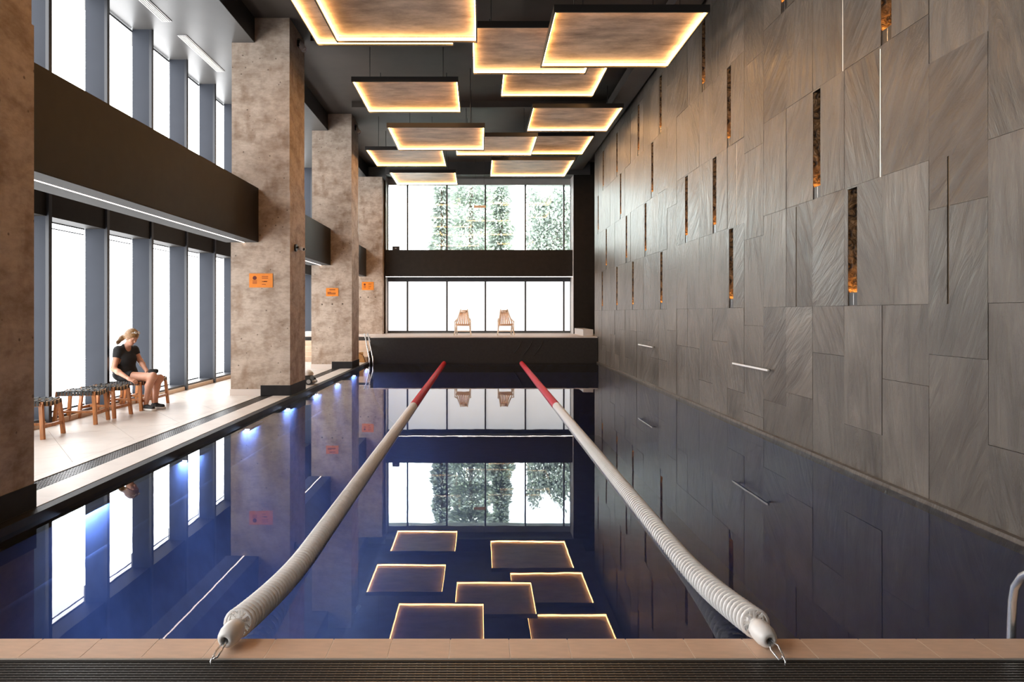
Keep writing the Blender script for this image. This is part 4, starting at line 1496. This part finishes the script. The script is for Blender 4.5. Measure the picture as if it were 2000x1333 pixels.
# ------------------------------------------------------------------ outside: ground and trees
tag(B(-14, 14, 26.4, 60, -0.6, -0.5).build('ground', 'ground_grey'), 'pale ground outside the far windows', 'ground', kind='structure')


def foliage(name, n, fn, mat, parent, seed, size):
    r = random.Random(seed)
    m = MB()
    for _ in range(n):
        p, d = fn(r)
        p, d = Vector(p), Vector(d).normalized()
        s = d.cross(Vector((r.uniform(-1, 1), r.uniform(-1, 1), r.uniform(-1, 1)))).normalized()
        ln, w = size * r.uniform(0.6, 1.3), size * r.uniform(0.16, 0.30)
        m.add([p, p + d * ln * 0.5 + s * w, p + d * ln, p + d * ln * 0.5 - s * w], [(0, 1, 2, 3)])
    return m.build(name, mat, parent)


def conifer(x, y, H, R, seed, label, n=5200, light=0.35, droop=0.5, zb=0.0):
    t = thing('conifer_tree', label, 'tree', (x, y, -0.5), 'trees outside the far windows')
    MB().tube([(0, 0, 0), (0.05, 0, H * 0.5), (0, 0, H)], [0.18, 0.11, 0.02], 8).build('trunk', 'bark', t)

    def fn(r):
        z = r.uniform(1.2, H)
        rad = R * (1 - (z / H) ** 1.6) * (0.75 + 0.25 * math.sin(z * 5.0 + seed)) + 0.06
        a = r.uniform(0, 2 * math.pi)
        q = rad * math.sqrt(r.random())
        return (q * math.cos(a), q * math.sin(a), z - droop * 0.4 * q), (math.cos(a), math.sin(a), -droop + r.uniform(-0.4, 0.4))
    foliage('foliage', n, fn, 'leaf_dark', t, seed, 0.26)
    foliage('young_foliage', int(n * light), fn, 'leaf_light', t, seed + 50, 0.24)


def xo(px, y):
    return (px - VPX) * y / FPX


conifer(xo(862, 30.2), 30.2, 9.9, 0.62, 1, 'slim dark conifer at the edge of the bright sky', 4200, 0.2)
conifer(xo(918, 35.6), 35.6, 15.0, 2.5, 2, 'broad drooping conifer in the middle of the far window', 17000, 0.45)
conifer(xo(978, 31.0), 31.0, 9.4, 0.95, 3, 'lighter green conifer beside the broad drooping one', 6500, 0.6)
t = thing('hedge', 'tall clipped evergreen hedge behind the clear windows near the pier', 'hedge', (xo(1030, 34.0), 34.0, -0.5), 'trees outside the far windows')


def hedge_fn(r):
    x = r.uniform(0, 4.6)
    z = r.uniform(0.8, 7.9 + 0.3 * math.sin(x * 5) + 0.35 * r.random())
    return (x, r.uniform(-0.9, 0.9) - 0.15 * math.sin(z * 3), z), (r.uniform(-0.5, 0.5), -0.7, r.uniform(-0.6, 0.8))


foliage('foliage', 24000, hedge_fn, 'leaf_dark', t, 9, 0.24)
foliage('young_foliage', 7000, hedge_fn, 'leaf_light', t, 10, 0.22)
for q in (0.8, 2.2, 3.6):
    MB().tube([(q, 0, 0), (q + 0.05, 0, 7.2)], [0.09, 0.03], 6).build('stem', 'bark', t)
